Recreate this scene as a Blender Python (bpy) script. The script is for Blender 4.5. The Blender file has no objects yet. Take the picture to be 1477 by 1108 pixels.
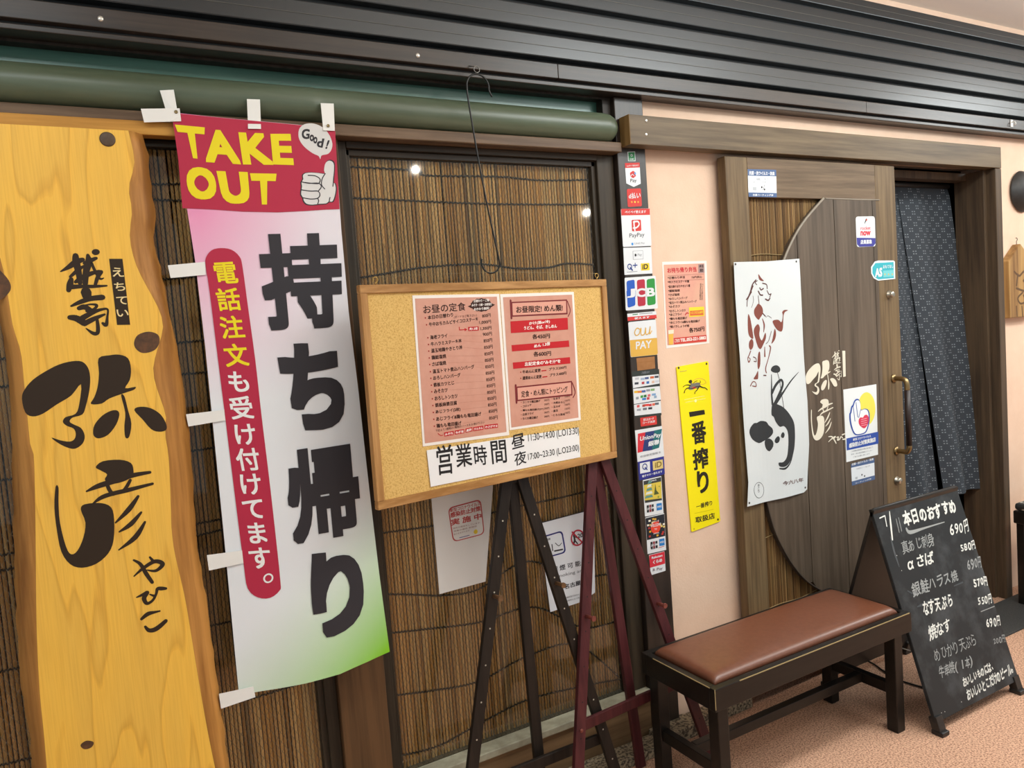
import bpy, bmesh, math, random
from mathutils import Vector, Matrix
random.seed(7)
SC = bpy.context.scene
COL = SC.collection

# ------------------------------------------------------------------ camera
IMG_W, IMG_H = 1477, 1108
YAW, PITCH, ROLL, FPX = 0.510324990, -0.0732501988, -0.0742189112, 1109.83454
CAM = Vector((0.0, -2.1, 1.5))
_f = Vector((math.sin(YAW)*math.cos(PITCH), math.cos(YAW)*math.cos(PITCH), math.sin(PITCH)))
_r = Vector((math.cos(YAW), -math.sin(YAW), 0.0))
_u = _r.cross(_f)
CR = _r*math.cos(ROLL) + _u*math.sin(ROLL)
CU = -_r*math.sin(ROLL) + _u*math.cos(ROLL)
cd = bpy.data.cameras.new('camera')
cd.sensor_fit = 'HORIZONTAL'; cd.sensor_width = 36.0
cd.lens = 36.0*FPX/IMG_W; cd.clip_start = 0.02; cd.clip_end = 60
cam = bpy.data.objects.new('camera', cd); COL.objects.link(cam)
M = Matrix((CR, CU, -_f)).transposed().to_4x4(); M.translation = CAM
cam.matrix_world = M
SC.camera = cam

# ------------------------------------------------------------------ world, lights, exposure
SC.view_settings.view_transform = 'Standard'; SC.view_settings.look = 'None'
SC.view_settings.gamma = 1.0; SC.view_settings.use_curve_mapping = False
SC.view_settings.exposure = -0.14
w = bpy.data.worlds.new('corridor_ambient'); SC.world = w; w.use_nodes = True
bg = w.node_tree.nodes['Background']
bg.inputs['Color'].default_value = (0.87, 0.96, 1.0, 1); bg.inputs['Strength'].default_value = 0.64

def area(name, loc, target, sx, sy, power, color=(0.90, 0.98, 1.0)):
    l = bpy.data.lights.new(name, 'AREA'); l.shape = 'RECTANGLE'; l.size = sx; l.size_y = sy
    l.energy = power; l.color = color
    o = bpy.data.objects.new(name, l); COL.objects.link(o); o.location = loc
    d = Vector(target)-Vector(loc); o.rotation_euler = d.to_track_quat('-Z', 'Y').to_euler()
    return o
# ceiling fixtures of the corridor, one every 2.9 m
area('ceiling_tube_light', (-0.5, -1.25, 2.72), (-0.5, -0.75, 0), 1.2, 0.22, 13)
area('ceiling_tube_light', (2.5, -1.25, 2.72), (2.5, -0.75, 0), 1.2, 0.22, 22)
area('ceiling_tube_light', (5.4, -1.25, 2.72), (5.4, -0.75, 0), 1.2, 0.22, 44)
# soft light added overhead to the right, kept out of the window reflections
area('added_fill_light', (3.3, -1.95, 2.73), (3.1, -0.9, 0.6), 1.8, 0.5, 32)
# upward light added to brighten the ceiling and soften the room, no real fixture
area('added_ceiling_wash', (3.6, -1.35, 2.35), (3.6, -1.3501, 2.78), 5.6, 0.7, 95)
def spot(name, loc, target, power):
    l = bpy.data.lights.new(name, 'SPOT'); l.energy = power; l.color = (1.0, .93, .82); l.shadow_soft_size = .014
    l.spot_size = math.radians(70); l.spot_blend = .6
    o = bpy.data.objects.new(name, l); COL.objects.link(o); o.location = loc
    d = Vector(target)-Vector(loc); o.rotation_euler = d.to_track_quat('-Z', 'Y').to_euler()
spot('ceiling_spot_light', (2.40, -3.36, 2.76), (1.0, 0, 1.6), 25)
spot('ceiling_spot_light', (5.30, -5.20, 2.76), (1.6, 0, 1.6), 40)

# ------------------------------------------------------------------ helpers
def ray(x, y): return _f + CR*((x-IMG_W/2)/FPX) - CU*((y-IMG_H/2)/FPX)
def W(x, y, Y=0.0):
    d = ray(x, y); return CAM + d*((Y-CAM.y)/d.y)
def WZ(x, y, Z=0.0):
    d = ray(x, y); return CAM + d*((Z-CAM.z)/d.z)

def lin(c):
    c = c/255.0
    return c/12.92 if c <= .04045 else ((c+.055)/1.055)**2.4
def rgb(h, k=1.0):
    if isinstance(h, str):
        h = h.lstrip('#'); h = tuple(int(h[i:i+2], 16) for i in (0, 2, 4))
    return tuple(min(1.0, lin(v)*k) for v in h) + (1.0,)

MATS = {}
def mat(name, col, rough=.6, metal=0.0, spec=.5, col2=None, scale=(1, 1, 1), nscale=1.0, detail=5.0, lo=.35, hi=.65, bump=0.0, attr=None, sheen=0):
    if name in MATS: return MATS[name]
    m = bpy.data.materials.new(name); m.use_nodes = True
    nt = m.node_tree; b = nt.nodes['Principled BSDF']
    b.inputs['Base Color'].default_value = rgb(col); b.inputs['Roughness'].default_value = rough
    b.inputs['Metallic'].default_value = metal; b.inputs['Specular IOR Level'].default_value = spec
    if attr:
        a = nt.nodes.new('ShaderNodeAttribute'); a.attribute_name = attr
        nt.links.new(a.outputs['Color'], b.inputs['Base Color'])
    if col2 is not None or bump:
        tc = nt.nodes.new('ShaderNodeTexCoord'); mp = nt.nodes.new('ShaderNodeMapping')
        mp.inputs['Scale'].default_value = scale
        nz = nt.nodes.new('ShaderNodeTexNoise'); nz.inputs['Scale'].default_value = nscale
        nz.inputs['Detail'].default_value = detail; nz.inputs['Roughness'].default_value = .6
        nt.links.new(tc.outputs['Object'], mp.inputs['Vector']); nt.links.new(mp.outputs['Vector'], nz.inputs['Vector'])
        if col2 is not None:
            rp = nt.nodes.new('ShaderNodeValToRGB')
            rp.color_ramp.elements[0].position = lo; rp.color_ramp.elements[1].position = hi
            rp.color_ramp.elements[0].color = rgb(col2); rp.color_ramp.elements[1].color = rgb(col)
            nt.links.new(nz.outputs['Fac'], rp.inputs['Fac']); nt.links.new(rp.outputs['Color'], b.inputs['Base Color'])
        if bump:
            bp = nt.nodes.new('ShaderNodeBump'); bp.inputs['Strength'].default_value = bump; bp.inputs['Distance'].default_value = .003
            nt.links.new(nz.outputs['Fac'], bp.inputs['Height']); nt.links.new(bp.outputs['Normal'], b.inputs['Normal'])
    MATS[name] = m
    return m
def wood(name, c1, c2, axis='z', rough=.5, fine=1.0, bump=.12, spec=.25):
    s = {'z': (45, 45, 2.2), 'x': (2.2, 45, 45), 'y': (45, 2.2, 45)}[axis]
    return mat(name, c1, rough=rough, col2=c2, scale=tuple(v*fine for v in s), detail=7, lo=.36, hi=.62, bump=bump, spec=spec)
def ink(h, rough=.55): return mat('ink_'+h.lstrip('#'), h, rough=rough, spec=.3)

def tag(o, label, cat=None, group=None, kind=None):
    if label: o['label'] = label
    if cat: o['category'] = cat
    if group: o['group'] = group
    if kind: o['kind'] = kind
    return o
def empty(name, loc, label, cat, group=None):
    o = bpy.data.objects.new(name, None); COL.objects.link(o); o.location = loc; o.empty_display_size = .05
    return tag(o, label, cat, group)
def obj(name, bm, mats, parent=None, smooth=False, sub=0):
    if not isinstance(mats, (list, tuple)): mats = [mats]
    me = bpy.data.meshes.new(name)
    xs = [v.co for v in bm.verts]
    c = Vector([(min(v[i] for v in xs)+max(v[i] for v in xs))/2 for i in range(3)])
    if parent is None: c.z = min(v.z for v in xs)
    bmesh.ops.translate(bm, verts=bm.verts, vec=-c)
    if smooth:
        for f in bm.faces: f.smooth = True
    bm.to_mesh(me); bm.free()
    for m in mats: me.materials.append(m)
    o = bpy.data.objects.new(name, me); COL.objects.link(o)
    if parent is not None:
        off = Vector((0, 0, 0)); p = parent
        while p is not None: off += p.location; p = p.parent
        o.parent = parent; o.location = c-off
    else: o.location = c
    if sub:
        s = o.modifiers.new('sub', 'SUBSURF'); s.levels = sub; s.render_levels = sub
    return o
def struct(name, bm, mats, parent=None, **k):
    o = obj(name, bm, mats, parent, **k)
    if parent is None: o['kind'] = 'structure'
    return o
def BM(): return bmesh.new()
def box(bm, lo, hi, bev=0.0, mi=0):
    t = bmesh.new(); bmesh.ops.create_cube(t, size=1.0)
    for v in t.verts: v.co = Vector([lo[i]+(v.co[i]+.5)*(hi[i]-lo[i]) for i in range(3)])
    if bev: bmesh.ops.bevel(t, geom=list(t.edges), offset=bev, segments=2, affect='EDGES', profile=.5)
    merge(bm, t, mi); return bm
def merge(bm, t, mi=0):
    mp = {v: bm.verts.new(v.co) for v in t.verts}
    for f in t.faces:
        try:
            g = bm.faces.new([mp[v] for v in f.verts]); g.material_index = mi if mi is not None else f.material_index; g.smooth = f.smooth
        except ValueError: pass
    t.free()
def bar(bm, p, q, wx, wy, ref=(0, 1, 0), bev=.002, mi=0):
    """rectangular bar from p to q; wy measured along ref, wx across it"""
    p, q = Vector(p), Vector(q); d = (q-p); L = d.length; d.normalize()
    r = Vector(ref); r = (r-d*r.dot(d)).normalized(); s = d.cross(r)
    t = bmesh.new(); bmesh.ops.create_cube(t, size=1.0)
    for v in t.verts: v.co = Vector((v.co.x*wx, v.co.y*wy, (v.co.z+.5)*L))
    if bev: bmesh.ops.bevel(t, geom=list(t.edges), offset=bev, segments=2, affect='EDGES', profile=.5)
    for v in t.verts: v.co = p+s*v.co.x+r*v.co.y+d*v.co.z
    bmesh.ops.recalc_face_normals(t, faces=t.faces)
    merge(bm, t, mi); return bm
def tube(bm, pts, r, n=8, mi=0, cap=True):
    pts = [Vector(p) for p in pts]; rs = r if isinstance(r, (list, tuple)) else [r]*len(pts)
    prev = None; rings = []
    up = Vector((0.13, .2, .97))
    for i, p in enumerate(pts):
        a = pts[max(0, i-1)]; b = pts[min(len(pts)-1, i+1)]; d = (b-a).normalized()
        if prev is None: s = d.cross(up); s = s.normalized() if s.length > 1e-4 else d.orthogonal().normalized()
        else: s = (prev-d*prev.dot(d)).normalized()
        prev = s; t = d.cross(s)
        rings.append([bm.verts.new(p+(s*math.cos(2*math.pi*k/n)+t*math.sin(2*math.pi*k/n))*rs[i]) for k in range(n)])
    for A, B in zip(rings, rings[1:]):
        for k in range(n):
            f = bm.faces.new([A[k], A[(k+1) % n], B[(k+1) % n], B[k]]); f.smooth = True; f.material_index = mi
    if cap:
        f = bm.faces.new(rings[0][::-1]); f.material_index = mi
        f = bm.faces.new(rings[-1]); f.material_index = mi
    return bm
def crom(pts, n=4, closed=False):
    P = [Vector(p) for p in pts]; N = len(P); out = []
    rng = range(N) if closed else range(N-1)
    for i in rng:
        if closed: a, b, c, d = P[i-1], P[i], P[(i+1) % N], P[(i+2) % N]
        else: a, b, c, d = P[max(0, i-1)], P[i], P[i+1], P[min(N-1, i+2)]
        for k in range(n):
            t = k/n
            out.append(.5*((2*b)+(c-a)*t+(2*a-5*b+4*c-d)*t*t+(3*b-a-3*c+d)*t**3))
    if not closed: out.append(P[-1])
    return out
def lathe(bm, prof, c, axis='z', n=24, mi=0):
    c = Vector(c); rings = []
    ax = {'z': (Vector((1, 0, 0)), Vector((0, 1, 0)), Vector((0, 0, 1))), 'y': (Vector((1, 0, 0)), Vector((0, 0, 1)), Vector((0, -1, 0)))}[axis]
    for r, h in prof:
        rings.append([bm.verts.new(c+ax[2]*h+(ax[0]*math.cos(2*math.pi*k/n)+ax[1]*math.sin(2*math.pi*k/n))*max(r, 1e-5)) for k in range(n)])
    for A, B in zip(rings, rings[1:]):
        for k in range(n):
            f = bm.faces.new([A[k], A[(k+1) % n], B[(k+1) % n], B[k]]); f.smooth = True; f.material_index = mi
    bm.faces.new(rings[0][::-1]).material_index = mi; bm.faces.new(rings[-1]).material_index = mi
    bmesh.ops.recalc_face_normals(bm, faces=bm.faces)
    return bm

_gl = {}
def glyph(s, bold=0.0, res=3):
    """outline of a string as flat triangles; bold = stroke thickening in em, laid as shifted copies"""
    k = (s, bold, res)
    if k not in _gl:
        c = bpy.data.curves.new('t', 'FONT'); c.body = s; c.resolution_u = res
        o = bpy.data.objects.new('t', c); me = o.to_mesh()
        vs, ps = [(v.co.x, v.co.y, 0) for v in me.vertices], [tuple(p.vertices) for p in me.polygons]
        o.to_mesh_clear(); bpy.data.objects.remove(o); bpy.data.curves.remove(c)
        if bold > .004:
            V, P_ = [], []
            sq = [(-1, -1), (1, -1), (1, 1), (-1, 1)]
            if bold >= .025: sq += [(0, -1), (1, 0), (0, 1), (-1, 0)]
            if bold >= .033:
                n = 8; sq = [(0, 0)]+[p for k in range(n) for p in ((-1+2*k/n, -1), (1, -1+2*k/n), (1-2*k/n, 1), (-1, 1-2*k/n))]
            for j, (ox, oy) in enumerate(sq):
                t0 = len(V); V += [(x+bold*ox, y+bold*oy, j) for x, y, _z in vs]; P_ += [tuple(i+t0 for i in p) for p in ps]
            vs, ps = V, P_
        _gl[k] = (vs, ps)
    return _gl[k]
def join(a, b):
    """lay b's mesh (print) into a's mesh as one part"""
    def wl(o):
        v = Vector((0, 0, 0))
        while o is not None: v += o.location; o = o.parent
        return v
    off = wl(b)-wl(a); n = len(a.data.materials)
    for m in b.data.materials: a.data.materials.append(m)
    bm = bmesh.new(); bm.from_mesh(a.data); t = len(bm.faces); tv = len(bm.verts)
    bm.from_mesh(b.data); bm.faces.ensure_lookup_table(); bm.verts.ensure_lookup_table()
    for f in bm.faces[t:]: f.material_index += n
    for v in bm.verts[tv:]: v.co += off
    bm.to_mesh(a.data); bm.free(); me = b.data
    bpy.data.objects.remove(b); bpy.data.meshes.remove(me)

def K(ox, oy, s): return lambda x, y: (ox+x/s, oy+y/s)
class Sheet:
    """a printed flat thing: thick base with inks laid on its face, all as one mesh; a, b are metres in its own plane"""
    def __init__(s, o, u=(1, 0, 0), v=(0, 0, 1), conv=None):
        s.o, s.u, s.v = Vector(o), Vector(u).normalized(), Vector(v).normalized(); s.n = s.u.cross(s.v).normalized()
        s.conv = conv or (lambda x, y: (x, y)); s.bm = bmesh.new(); s.mats = []; s.th = 0.0; s.cnt = 0
    def mi(s, m):
        if m not in s.mats: s.mats.append(m)
        return s.mats.index(m)
    def L(s, p):
        x, y = s.conv(*p); d = ray(x, y); t = (s.o-CAM).dot(s.n)/d.dot(s.n); h = CAM+d*t-s.o
        return Vector((h.dot(s.u), h.dot(s.v)))
    def h(s, layer): return s.th+.0004*layer
    def poly2(s, pts, m, layer=1):
        i = s.mi(m); s.cnt += 1; h = s.h(layer)+4e-6*(s.cnt % 50)
        vs = [s.bm.verts.new((p[0], p[1], h)) for p in pts]
        if len(vs) < 3: return
        try: f = s.bm.faces.new(vs); f.material_index = i; f.normal_update()
        except ValueError: return
        if f.normal.z < 0: f.normal_flip()
    def poly(s, pts, m, layer=1, smooth=0):
        q = [s.L(p) for p in pts]
        if smooth: q = crom(q, smooth, True)
        s.poly2(q, m, layer)
    def ring2(s, c, r, w, m, layer=1, n=28):
        c = Vector(c)
        for k in range(n):
            a, b = 2*math.pi*k/n, 2*math.pi*(k+1)/n
            A, B = Vector((math.cos(a), math.sin(a))), Vector((math.cos(b), math.sin(b)))
            s.poly2([c+A*(r-w/2), c+A*(r+w/2), c+B*(r+w/2), c+B*(r-w/2)], m, layer)
    def disc(s, p, r, m, layer=1, n=24, sy=1.0):
        c = s.L(p); s.poly2([c+Vector((math.cos(2*math.pi*k/n)*r, math.sin(2*math.pi*k/n)*r*sy)) for k in range(n)], m, layer)
    def stroke(s, pts, w, m, layer=1, sm=4, px=True):
        """brush stroke through px points, width(s) in the same px units"""
        q = [s.L(p) for p in pts] if px else [Vector(p) for p in pts]
        ws = w if isinstance(w, (list, tuple)) else [w]*len(pts)
        if px:
            p0 = pts[len(pts)//2]; k = ((s.L((p0[0]+4, p0[1]))-s.L(p0)).length+(s.L((p0[0], p0[1]+4))-s.L(p0)).length)/8
        else: k = 1
        P = [Vector((a.x, a.y, ww*k)) for a, ww in zip(q, ws)]
        if sm and len(P) > 2: P = crom(P, sm)
        for a, b in zip(P, P[1:]):
            d = Vector((b.x-a.x, b.y-a.y))
            if d.length < 1e-7: continue
            nn = Vector((-d.y, d.x)).normalized()
            A, B = Vector((a.x, a.y)), Vector((b.x, b.y))
            s.poly2([A-nn*a.z/2, B-nn*b.z/2, B+nn*b.z/2, A+nn*a.z/2], m, layer)
        for a in P:
            if a.z > .0008:
                c = Vector((a.x, a.y)); s.poly2([c+Vector((math.cos(t*math.pi/4)*a.z/2, math.sin(t*math.pi/4)*a.z/2)) for t in range(8)], m, layer)
    def rrect(s, TL, TR, BR, BL, r, m=None, layer=1, n=5):
        q = [s.L(p) for p in (TL, TR, BR, BL)]; out = []
        for i in range(4):
            p, a, b = q[i], q[i-1], q[(i+1) % 4]
            A = (a-p).normalized()*r+p; B = (b-p).normalized()*r+p
            for k in range(n+1):
                t = k/n; out.append((1-t)**2*A+2*t*(1-t)*p+t*t*B)
        if m: s.poly2(out, m, layer)
        return out
    def base2(s, pts, m, th=.0006):
        i = s.mi(m); s.th = th; n = len(pts)
        lo = [s.bm.verts.new((p[0], p[1], 0)) for p in pts]; hi = [s.bm.verts.new((p[0], p[1], th)) for p in pts]
        s.c = sum((Vector((p[0], p[1])) for p in pts), Vector((0, 0)))/n
        fs = [s.bm.faces.new(hi), s.bm.faces.new(lo[::-1])]+[s.bm.faces.new([lo[k], lo[(k+1) % n], hi[(k+1) % n], hi[k]]) for k in range(n)]
        for f in fs: f.material_index = i
        bmesh.ops.recalc_face_normals(s.bm, faces=fs)
    def base(s, pts, m, th=.0006, smooth=0, r=0):
        if r: q = s.rrect(*pts, r)
        else: q = [s.L(p) for p in pts]
        if smooth: q = crom(q, smooth, True)
        s.base2(q, m, th)
    def _put(s, g, f, m, layer):
        i = s.mi(m); s.cnt += 1; h = s.h(layer)+4e-6*(s.cnt % 10); vs, ps = g
        bv = []
        for x, y, z in vs:
            p = f(x, y); bv.append(s.bm.verts.new((p.x, p.y, h+z*1e-5)))
        for p in ps:
            try: fc = s.bm.faces.new([bv[k] for k in p]); fc.material_index = i
            except ValueError: continue
            fc.normal_update()
            if fc.normal.z < 0: fc.normal_flip()
    def txt(s, t, BL, BR, TL, m, layer=2, bold=0.0, jit=0.0, res=3):
        """text whose box fills the parallelogram with these three px corners"""
        o, a, b = s.L(BL), s.L(BR), s.L(TL); U, V = a-o, b-o
        if jit:
            n = len(t)
            for k, ch in enumerate(t):
                if ch == ' ': continue
                g = glyph(ch, bold, res); kx = random.uniform(-jit, jit); ky = random.uniform(-jit, jit)
                rt = random.uniform(-jit, jit)*1.2; sc = 1+random.uniform(-jit, jit); wide = .58 if ord(ch) < 256 else 1.0
                def f(x, y, k=k, wide=wide):
                    x = (x/wide-.5)*sc; y = (y-.38)*sc; x, y = x-y*rt*.5, y+x*rt
                    return o+U*((k+.5+x+kx)/n)+V*(y+.5+ky*.6)
                s._put(g, f, m, layer)
            return
        g = glyph(t, bold, res)
        xs = [p[0] for p in g[0]]; ys = [p[1] for p in g[0]]
        if not xs: return
        x0, x1, y0, y1 = min(xs), max(xs), min(ys), max(ys)
        s._put(g, lambda x, y: o+U*((x-x0)/(x1-x0))+V*((y-y0)/(y1-y0+1e-9)), m, layer)
    def cell(s, ch, TL, TR, BR, BL, m, layer=2, bold=0.0, res=4, em=True):
        """one character filling a px quad (bilinear)"""
        g = glyph(ch, bold, res); q = [s.L(p) for p in (TL, TR, BR, BL)]
        if em: x0, x1, y0, y1 = 0, 1, -.12, .88
        else:
            xs = [p[0] for p in g[0]]; ys = [p[1] for p in g[0]]; x0, x1, y0, y1 = min(xs), max(xs), min(ys), max(ys)
        def f(x, y):
            u = (x-x0)/(x1-x0); v = (y-y0)/(y1-y0)
            return (q[0]*(1-u)+q[1]*u)*v+(q[3]*(1-u)+q[2]*u)*(1-v)
        s._put(g, f, m, layer)
    def vtxt(s, t, T, B, w, m, layer=2, bold=0.0, colors=None):
        """vertical text from px point T (top centre) to B (bottom centre), width w px"""
        n = len(t); T, B = Vector(T), Vector(B); d = (B-T)/n; h = Vector((w/2, 0))
        for k, ch in enumerate(t):
            a = T+d*k; b = T+d*(k+1)
            s.cell(ch, a-h, a+h, b+h, b-h, (colors[k] if colors else m), layer, bold, 3)
    def cut(s, step):
        bm = s.bm; xs = [v.co.x for v in bm.verts]; ys = [v.co.y for v in bm.verts]
        for ax, lo, hi in ((0, min(xs), max(xs)), (1, min(ys), max(ys))):
            t = lo+step
            while t < hi:
                n = Vector((1, 0, 0)) if ax == 0 else Vector((0, 1, 0))
                bmesh.ops.bisect_plane(bm, geom=bm.verts[:]+bm.edges[:]+bm.faces[:], plane_co=n*t, plane_no=n, dist=1e-6); t += step
    def done(s, name, parent=None, warp=None, label=None, cat=None, group=None):
        for v in s.bm.verts:
            a, b, h = v.co
            if warp: h += warp(a, b)
            v.co = s.o+s.u*a+s.v*b+s.n*h
        o = obj(name, s.bm, s.mats, parent)
        return tag(o, label, cat, group)
def flat(Y, conv=None): return Sheet((0, Y, 0), (1, 0, 0), (0, 0, 1), conv)
# ------------------------------------------------------------------ setting
DKBROWN = wood('dark_stained_wood', '#3a322b', '#28211b', 'z', .5)
DKBROWN_X = wood('dark_stained_wood_x', '#4a4038', '#332b24', 'x', .5)
POST = wood('brown_post_wood', '#66492e', '#513a24', 'z', .55)
BEAMW = wood('beam_wood', '#6f5e46', '#524330', 'x', .45, fine=.8)
BEAMEND = wood('beam_end_wood', '#9a7a4c', '#806238', 'z', .5)
RAILW = wood('black_gloss_wood', '#40362e', '#2c2622', 'x', .36, spec=.45)
SLAT = wood('charcoal_painted_wood', '#1b1f21', '#171a1c', 'x', .34, fine=.7, bump=.06, spec=.7)
SLATGAP = mat('black_gap', '#282b2c', .6)
SLATLINE = mat('bead_highlight', '#5a5952', .5)  # thin highlight along each board, put into the bead colour
PINK = mat('pink_plaster', '#e6c6ad', .85, col2='#e0bea4', nscale=9, bump=0, lo=.3, hi=.7)
PINKB = PINK.node_tree
_n = PINKB.nodes.new('ShaderNodeTexNoise'); _n.inputs['Scale'].default_value = 160; _n.inputs['Detail'].default_value = 3
_b = PINKB.nodes.new('ShaderNodeBump'); _b.inputs['Strength'].default_value = .25; _b.inputs['Distance'].default_value = .002
_t = PINKB.nodes.new('ShaderNodeTexCoord')
PINKB.links.new(_t.outputs['Object'], _n.inputs['Vector']); PINKB.links.new(_n.outputs['Fac'], _b.inputs['Height'])
PINKB.links.new(_b.outputs['Normal'], PINKB.nodes['Principled BSDF'].inputs['Normal'])
CEIL = mat('ceiling_paint', '#ece2d8', .9)
FLOOR = mat('pebble_resin_floor', '#dcae8f', .75, col2='#875a44', nscale=170, detail=4, lo=.36, hi=.56, bump=.35)
STONE = mat('washed_pebble_stone', '#a8977b', .8, col2='#4a3f31', nscale=95, detail=3, lo=.40, hi=.58, bump=.6)
SILL = mat('pale_sill', '#aaa48d', .6, col2='#8c8670', nscale=20)
PANELW = wood('lower_panel_wood', '#7e6446', '#634c34', 'x', .5)
DARK = mat('dark_void', '#17130f', .9)

b = BM(); box(b, (-2.5, -6.5, -.1), (7.5, 3.0, 0)); struct('floor', b, FLOOR)
b = BM(); box(b, (-2.5, -2.9, 2.775), (7.5, .6, 2.9)); struct('ceiling', b, CEIL)
# pink plaster wall round the doorway
b = BM()
box(b, (1.768, .02, 0), (2.95, .14, 2.40)); box(b, (2.95, .02, 2.10), (3.87, .14, 2.40)); box(b, (3.87, .02, 0), (7.0, .14, 2.40))
struct('wall_front', b, PINK)
b = BM(); box(b, (-2.5, .02, 2.735), (7.0, .14, 2.775)); struct('trim_12', b, PINK)
# grooved charcoal boarding above the rail
b = BM()
zs = [2.325, 2.412, 2.498, 2.582, 2.662, 2.735]
box(b, (-2.5, .0, 2.30), (7.0, .10, 2.735), mi=1)
prev = 2.300
for i, z in enumerate(zs):
    if i == 0: prev = z-.002; box(b, (-2.5, -.02, 2.3), (7.0, .0, 2.316), mi=0); continue
    lo = prev+.010
    box(b, (-2.5, -.03, lo), (7.0, .001, z-.010), .004, 0)
    zm = (lo+z-.010)/2
    box(b, (-2.5, -.0312, zm-.0008), (7.0, -.029, zm+.0008), 0, 2)
    prev = z-.002
struct('wall_upper', b, [SLAT, SLATGAP, SLATLINE])
# glossy rail under it, in three lengths butted together
b = BM()
for x0, x1 in ((-2.5, 1.395), (1.3955, 2.895), (2.8955, 7.0)): box(b, (x0, -.05, 2.264), (x1, .06, 2.309), .002)
rail1 = struct('trim_1', b, RAILW)
b = BM(); box(b, (-2.5, -.038, 2.244), (7.0, .05, 2.257), .002); struct('trim_2', b, RAILW)
b = BM(); box(b, (-2.5, -.03, 2.2575), (7.0, .03, 2.2635)); struct('trim_13', b, SLATGAP)
# sticker post
b = BM(); box(b, (1.646, 0, .045), (1.768, .15, 2.2435), .003); struct('trim_3', b, wood('sticker_post_wood', '#342a23', '#251d17', 'z', .38, spec=.5))
# post between the windows, jambs, lintel
b = BM(); box(b, (.545, 0, .19), (.683, .12, 2.0535), .003); struct('trim_4', b, POST)
b = BM(); box(b, (-2.5, -.028, 2.054), (1.645, .06, 2.086), .003); struct('trim_5', b, wood('lintel_wood', '#77604a', '#54402f', 'x', .45))
b = BM(); box(b, (-2.5, .055, 2.087), (1.645, .10, 2.2435)); 
struct('wall_transom', b, mat('green_transom_glass', '#4f7a6b', .3, col2='#3f675a', scale=(3, 30, 30), nscale=1.0, spec=.6))
b = BM(); box(b, (1.612, .02, 2.087), (1.6455, .054, 2.2435)); box(b, (-2.5, .02, 2.237), (1.612, .054, 2.2435)); struct('trim_6', b, DKBROWN)
# sill, lower panel, pebble plinth
b = BM(); box(b, (-2.5, -.012, .166), (1.645, .10, .19), .003); struct('trim_7', b, SILL)
b = BM(); box(b, (-2.5, .0, .0), (1.56, .10, .166)); box(b, (1.56, .006, .0), (1.645, .10, .166)); struct('wall_lower', b, PANELW)
b = BM(); box(b, (-2.5, -.085, 0), (1.63, -.0005, .032), .004); box(b, (1.63, -.07, 0), (1.80, .019, .0445), .005); box(b, (1.80, -.045, 0), (2.09, .019, .04), .004)
struct('baseboard_front', b, STONE)
# space behind
b = BM(); box(b, (-2.5, .14, .17), (1.645, .17, 2.24)); struct('wall_backing', b, DARK)
b = BM(); box(b, (2.4, 1.6, 0), (5.2, 1.65, 2.6)); box(b, (2.4, .15, 0), (2.45, 1.6, 2.6)); box(b, (5.15, .15, 0), (5.2, 1.6, 2.6)); box(b, (2.4, .15, 2.6), (5.2, 1.65, 2.65))
struct('wall_inner', b, mat('dark_interior', '#2a2724', .9))

# windows: frame, wired glass pane
def glass_mat():
    m = bpy.data.materials.new('wired_glass'); m.use_nodes = True; nt = m.node_tree; nd = nt.nodes; ln = nt.links
    nd.remove(nd['Principled BSDF']); out = nd['Material Output']
    tr = nd.new('ShaderNodeBsdfTransparent'); gl = nd.new('ShaderNodeBsdfGlossy'); gl.inputs['Roughness'].default_value = .03
    tr.inputs['Color'].default_value = (.95, .94, .92, 1)
    fr = nd.new('ShaderNodeFresnel'); fr.inputs['IOR'].default_value = 1.35
    mx = nd.new('ShaderNodeMixShader'); ln.new(fr.outputs[0], mx.inputs[0]); ln.new(tr.outputs[0], mx.inputs[1]); ln.new(gl.outputs[0], mx.inputs[2])
    tc = nd.new('ShaderNodeTexCoord'); sp = nd.new('ShaderNodeSeparateXYZ'); ln.new(tc.outputs['Object'], sp.inputs[0])
    def mth(op, a, b=None):
        n = nd.new('ShaderNodeMath'); n.operation = op
        for i, v in enumerate((a, b)):
            if v is None: continue
            if isinstance(v, (int, float)): n.inputs[i].default_value = v
            else: ln.new(v, n.inputs[i])
        return n.outputs[0]
    x = mth('DIVIDE', sp.outputs[0], .017); z = mth('DIVIDE', sp.outputs[2], .028)
    a = mth('LESS_THAN', mth('FRACT', mth('ADD', x, z)), .055); c = mth('LESS_THAN', mth('FRACT', mth('SUBTRACT', x, z)), .055)
    wr = mth('MAXIMUM', a, c)
    df = nd.new('ShaderNodeBsdfDiffuse'); df.inputs['Color'].default_value = rgb('#a49c88')
    m2 = nd.new('ShaderNodeMixShader'); ln.new(mth('MULTIPLY', wr, .38), m2.inputs[0]); ln.new(mx.outputs[0], m2.inputs[1]); ln.new(df.outputs[0], m2.inputs[2])
    ln.new(m2.outputs[0], out.inputs['Surface'])
    return m
GLASS = glass_mat()
WFR = wood('window_frame_wood', '#42382b', '#2e261c', 'z', .5); WFRX = wood('window_frame_wood_x', '#40362b', '#2c241c', 'x', .5)
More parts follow.
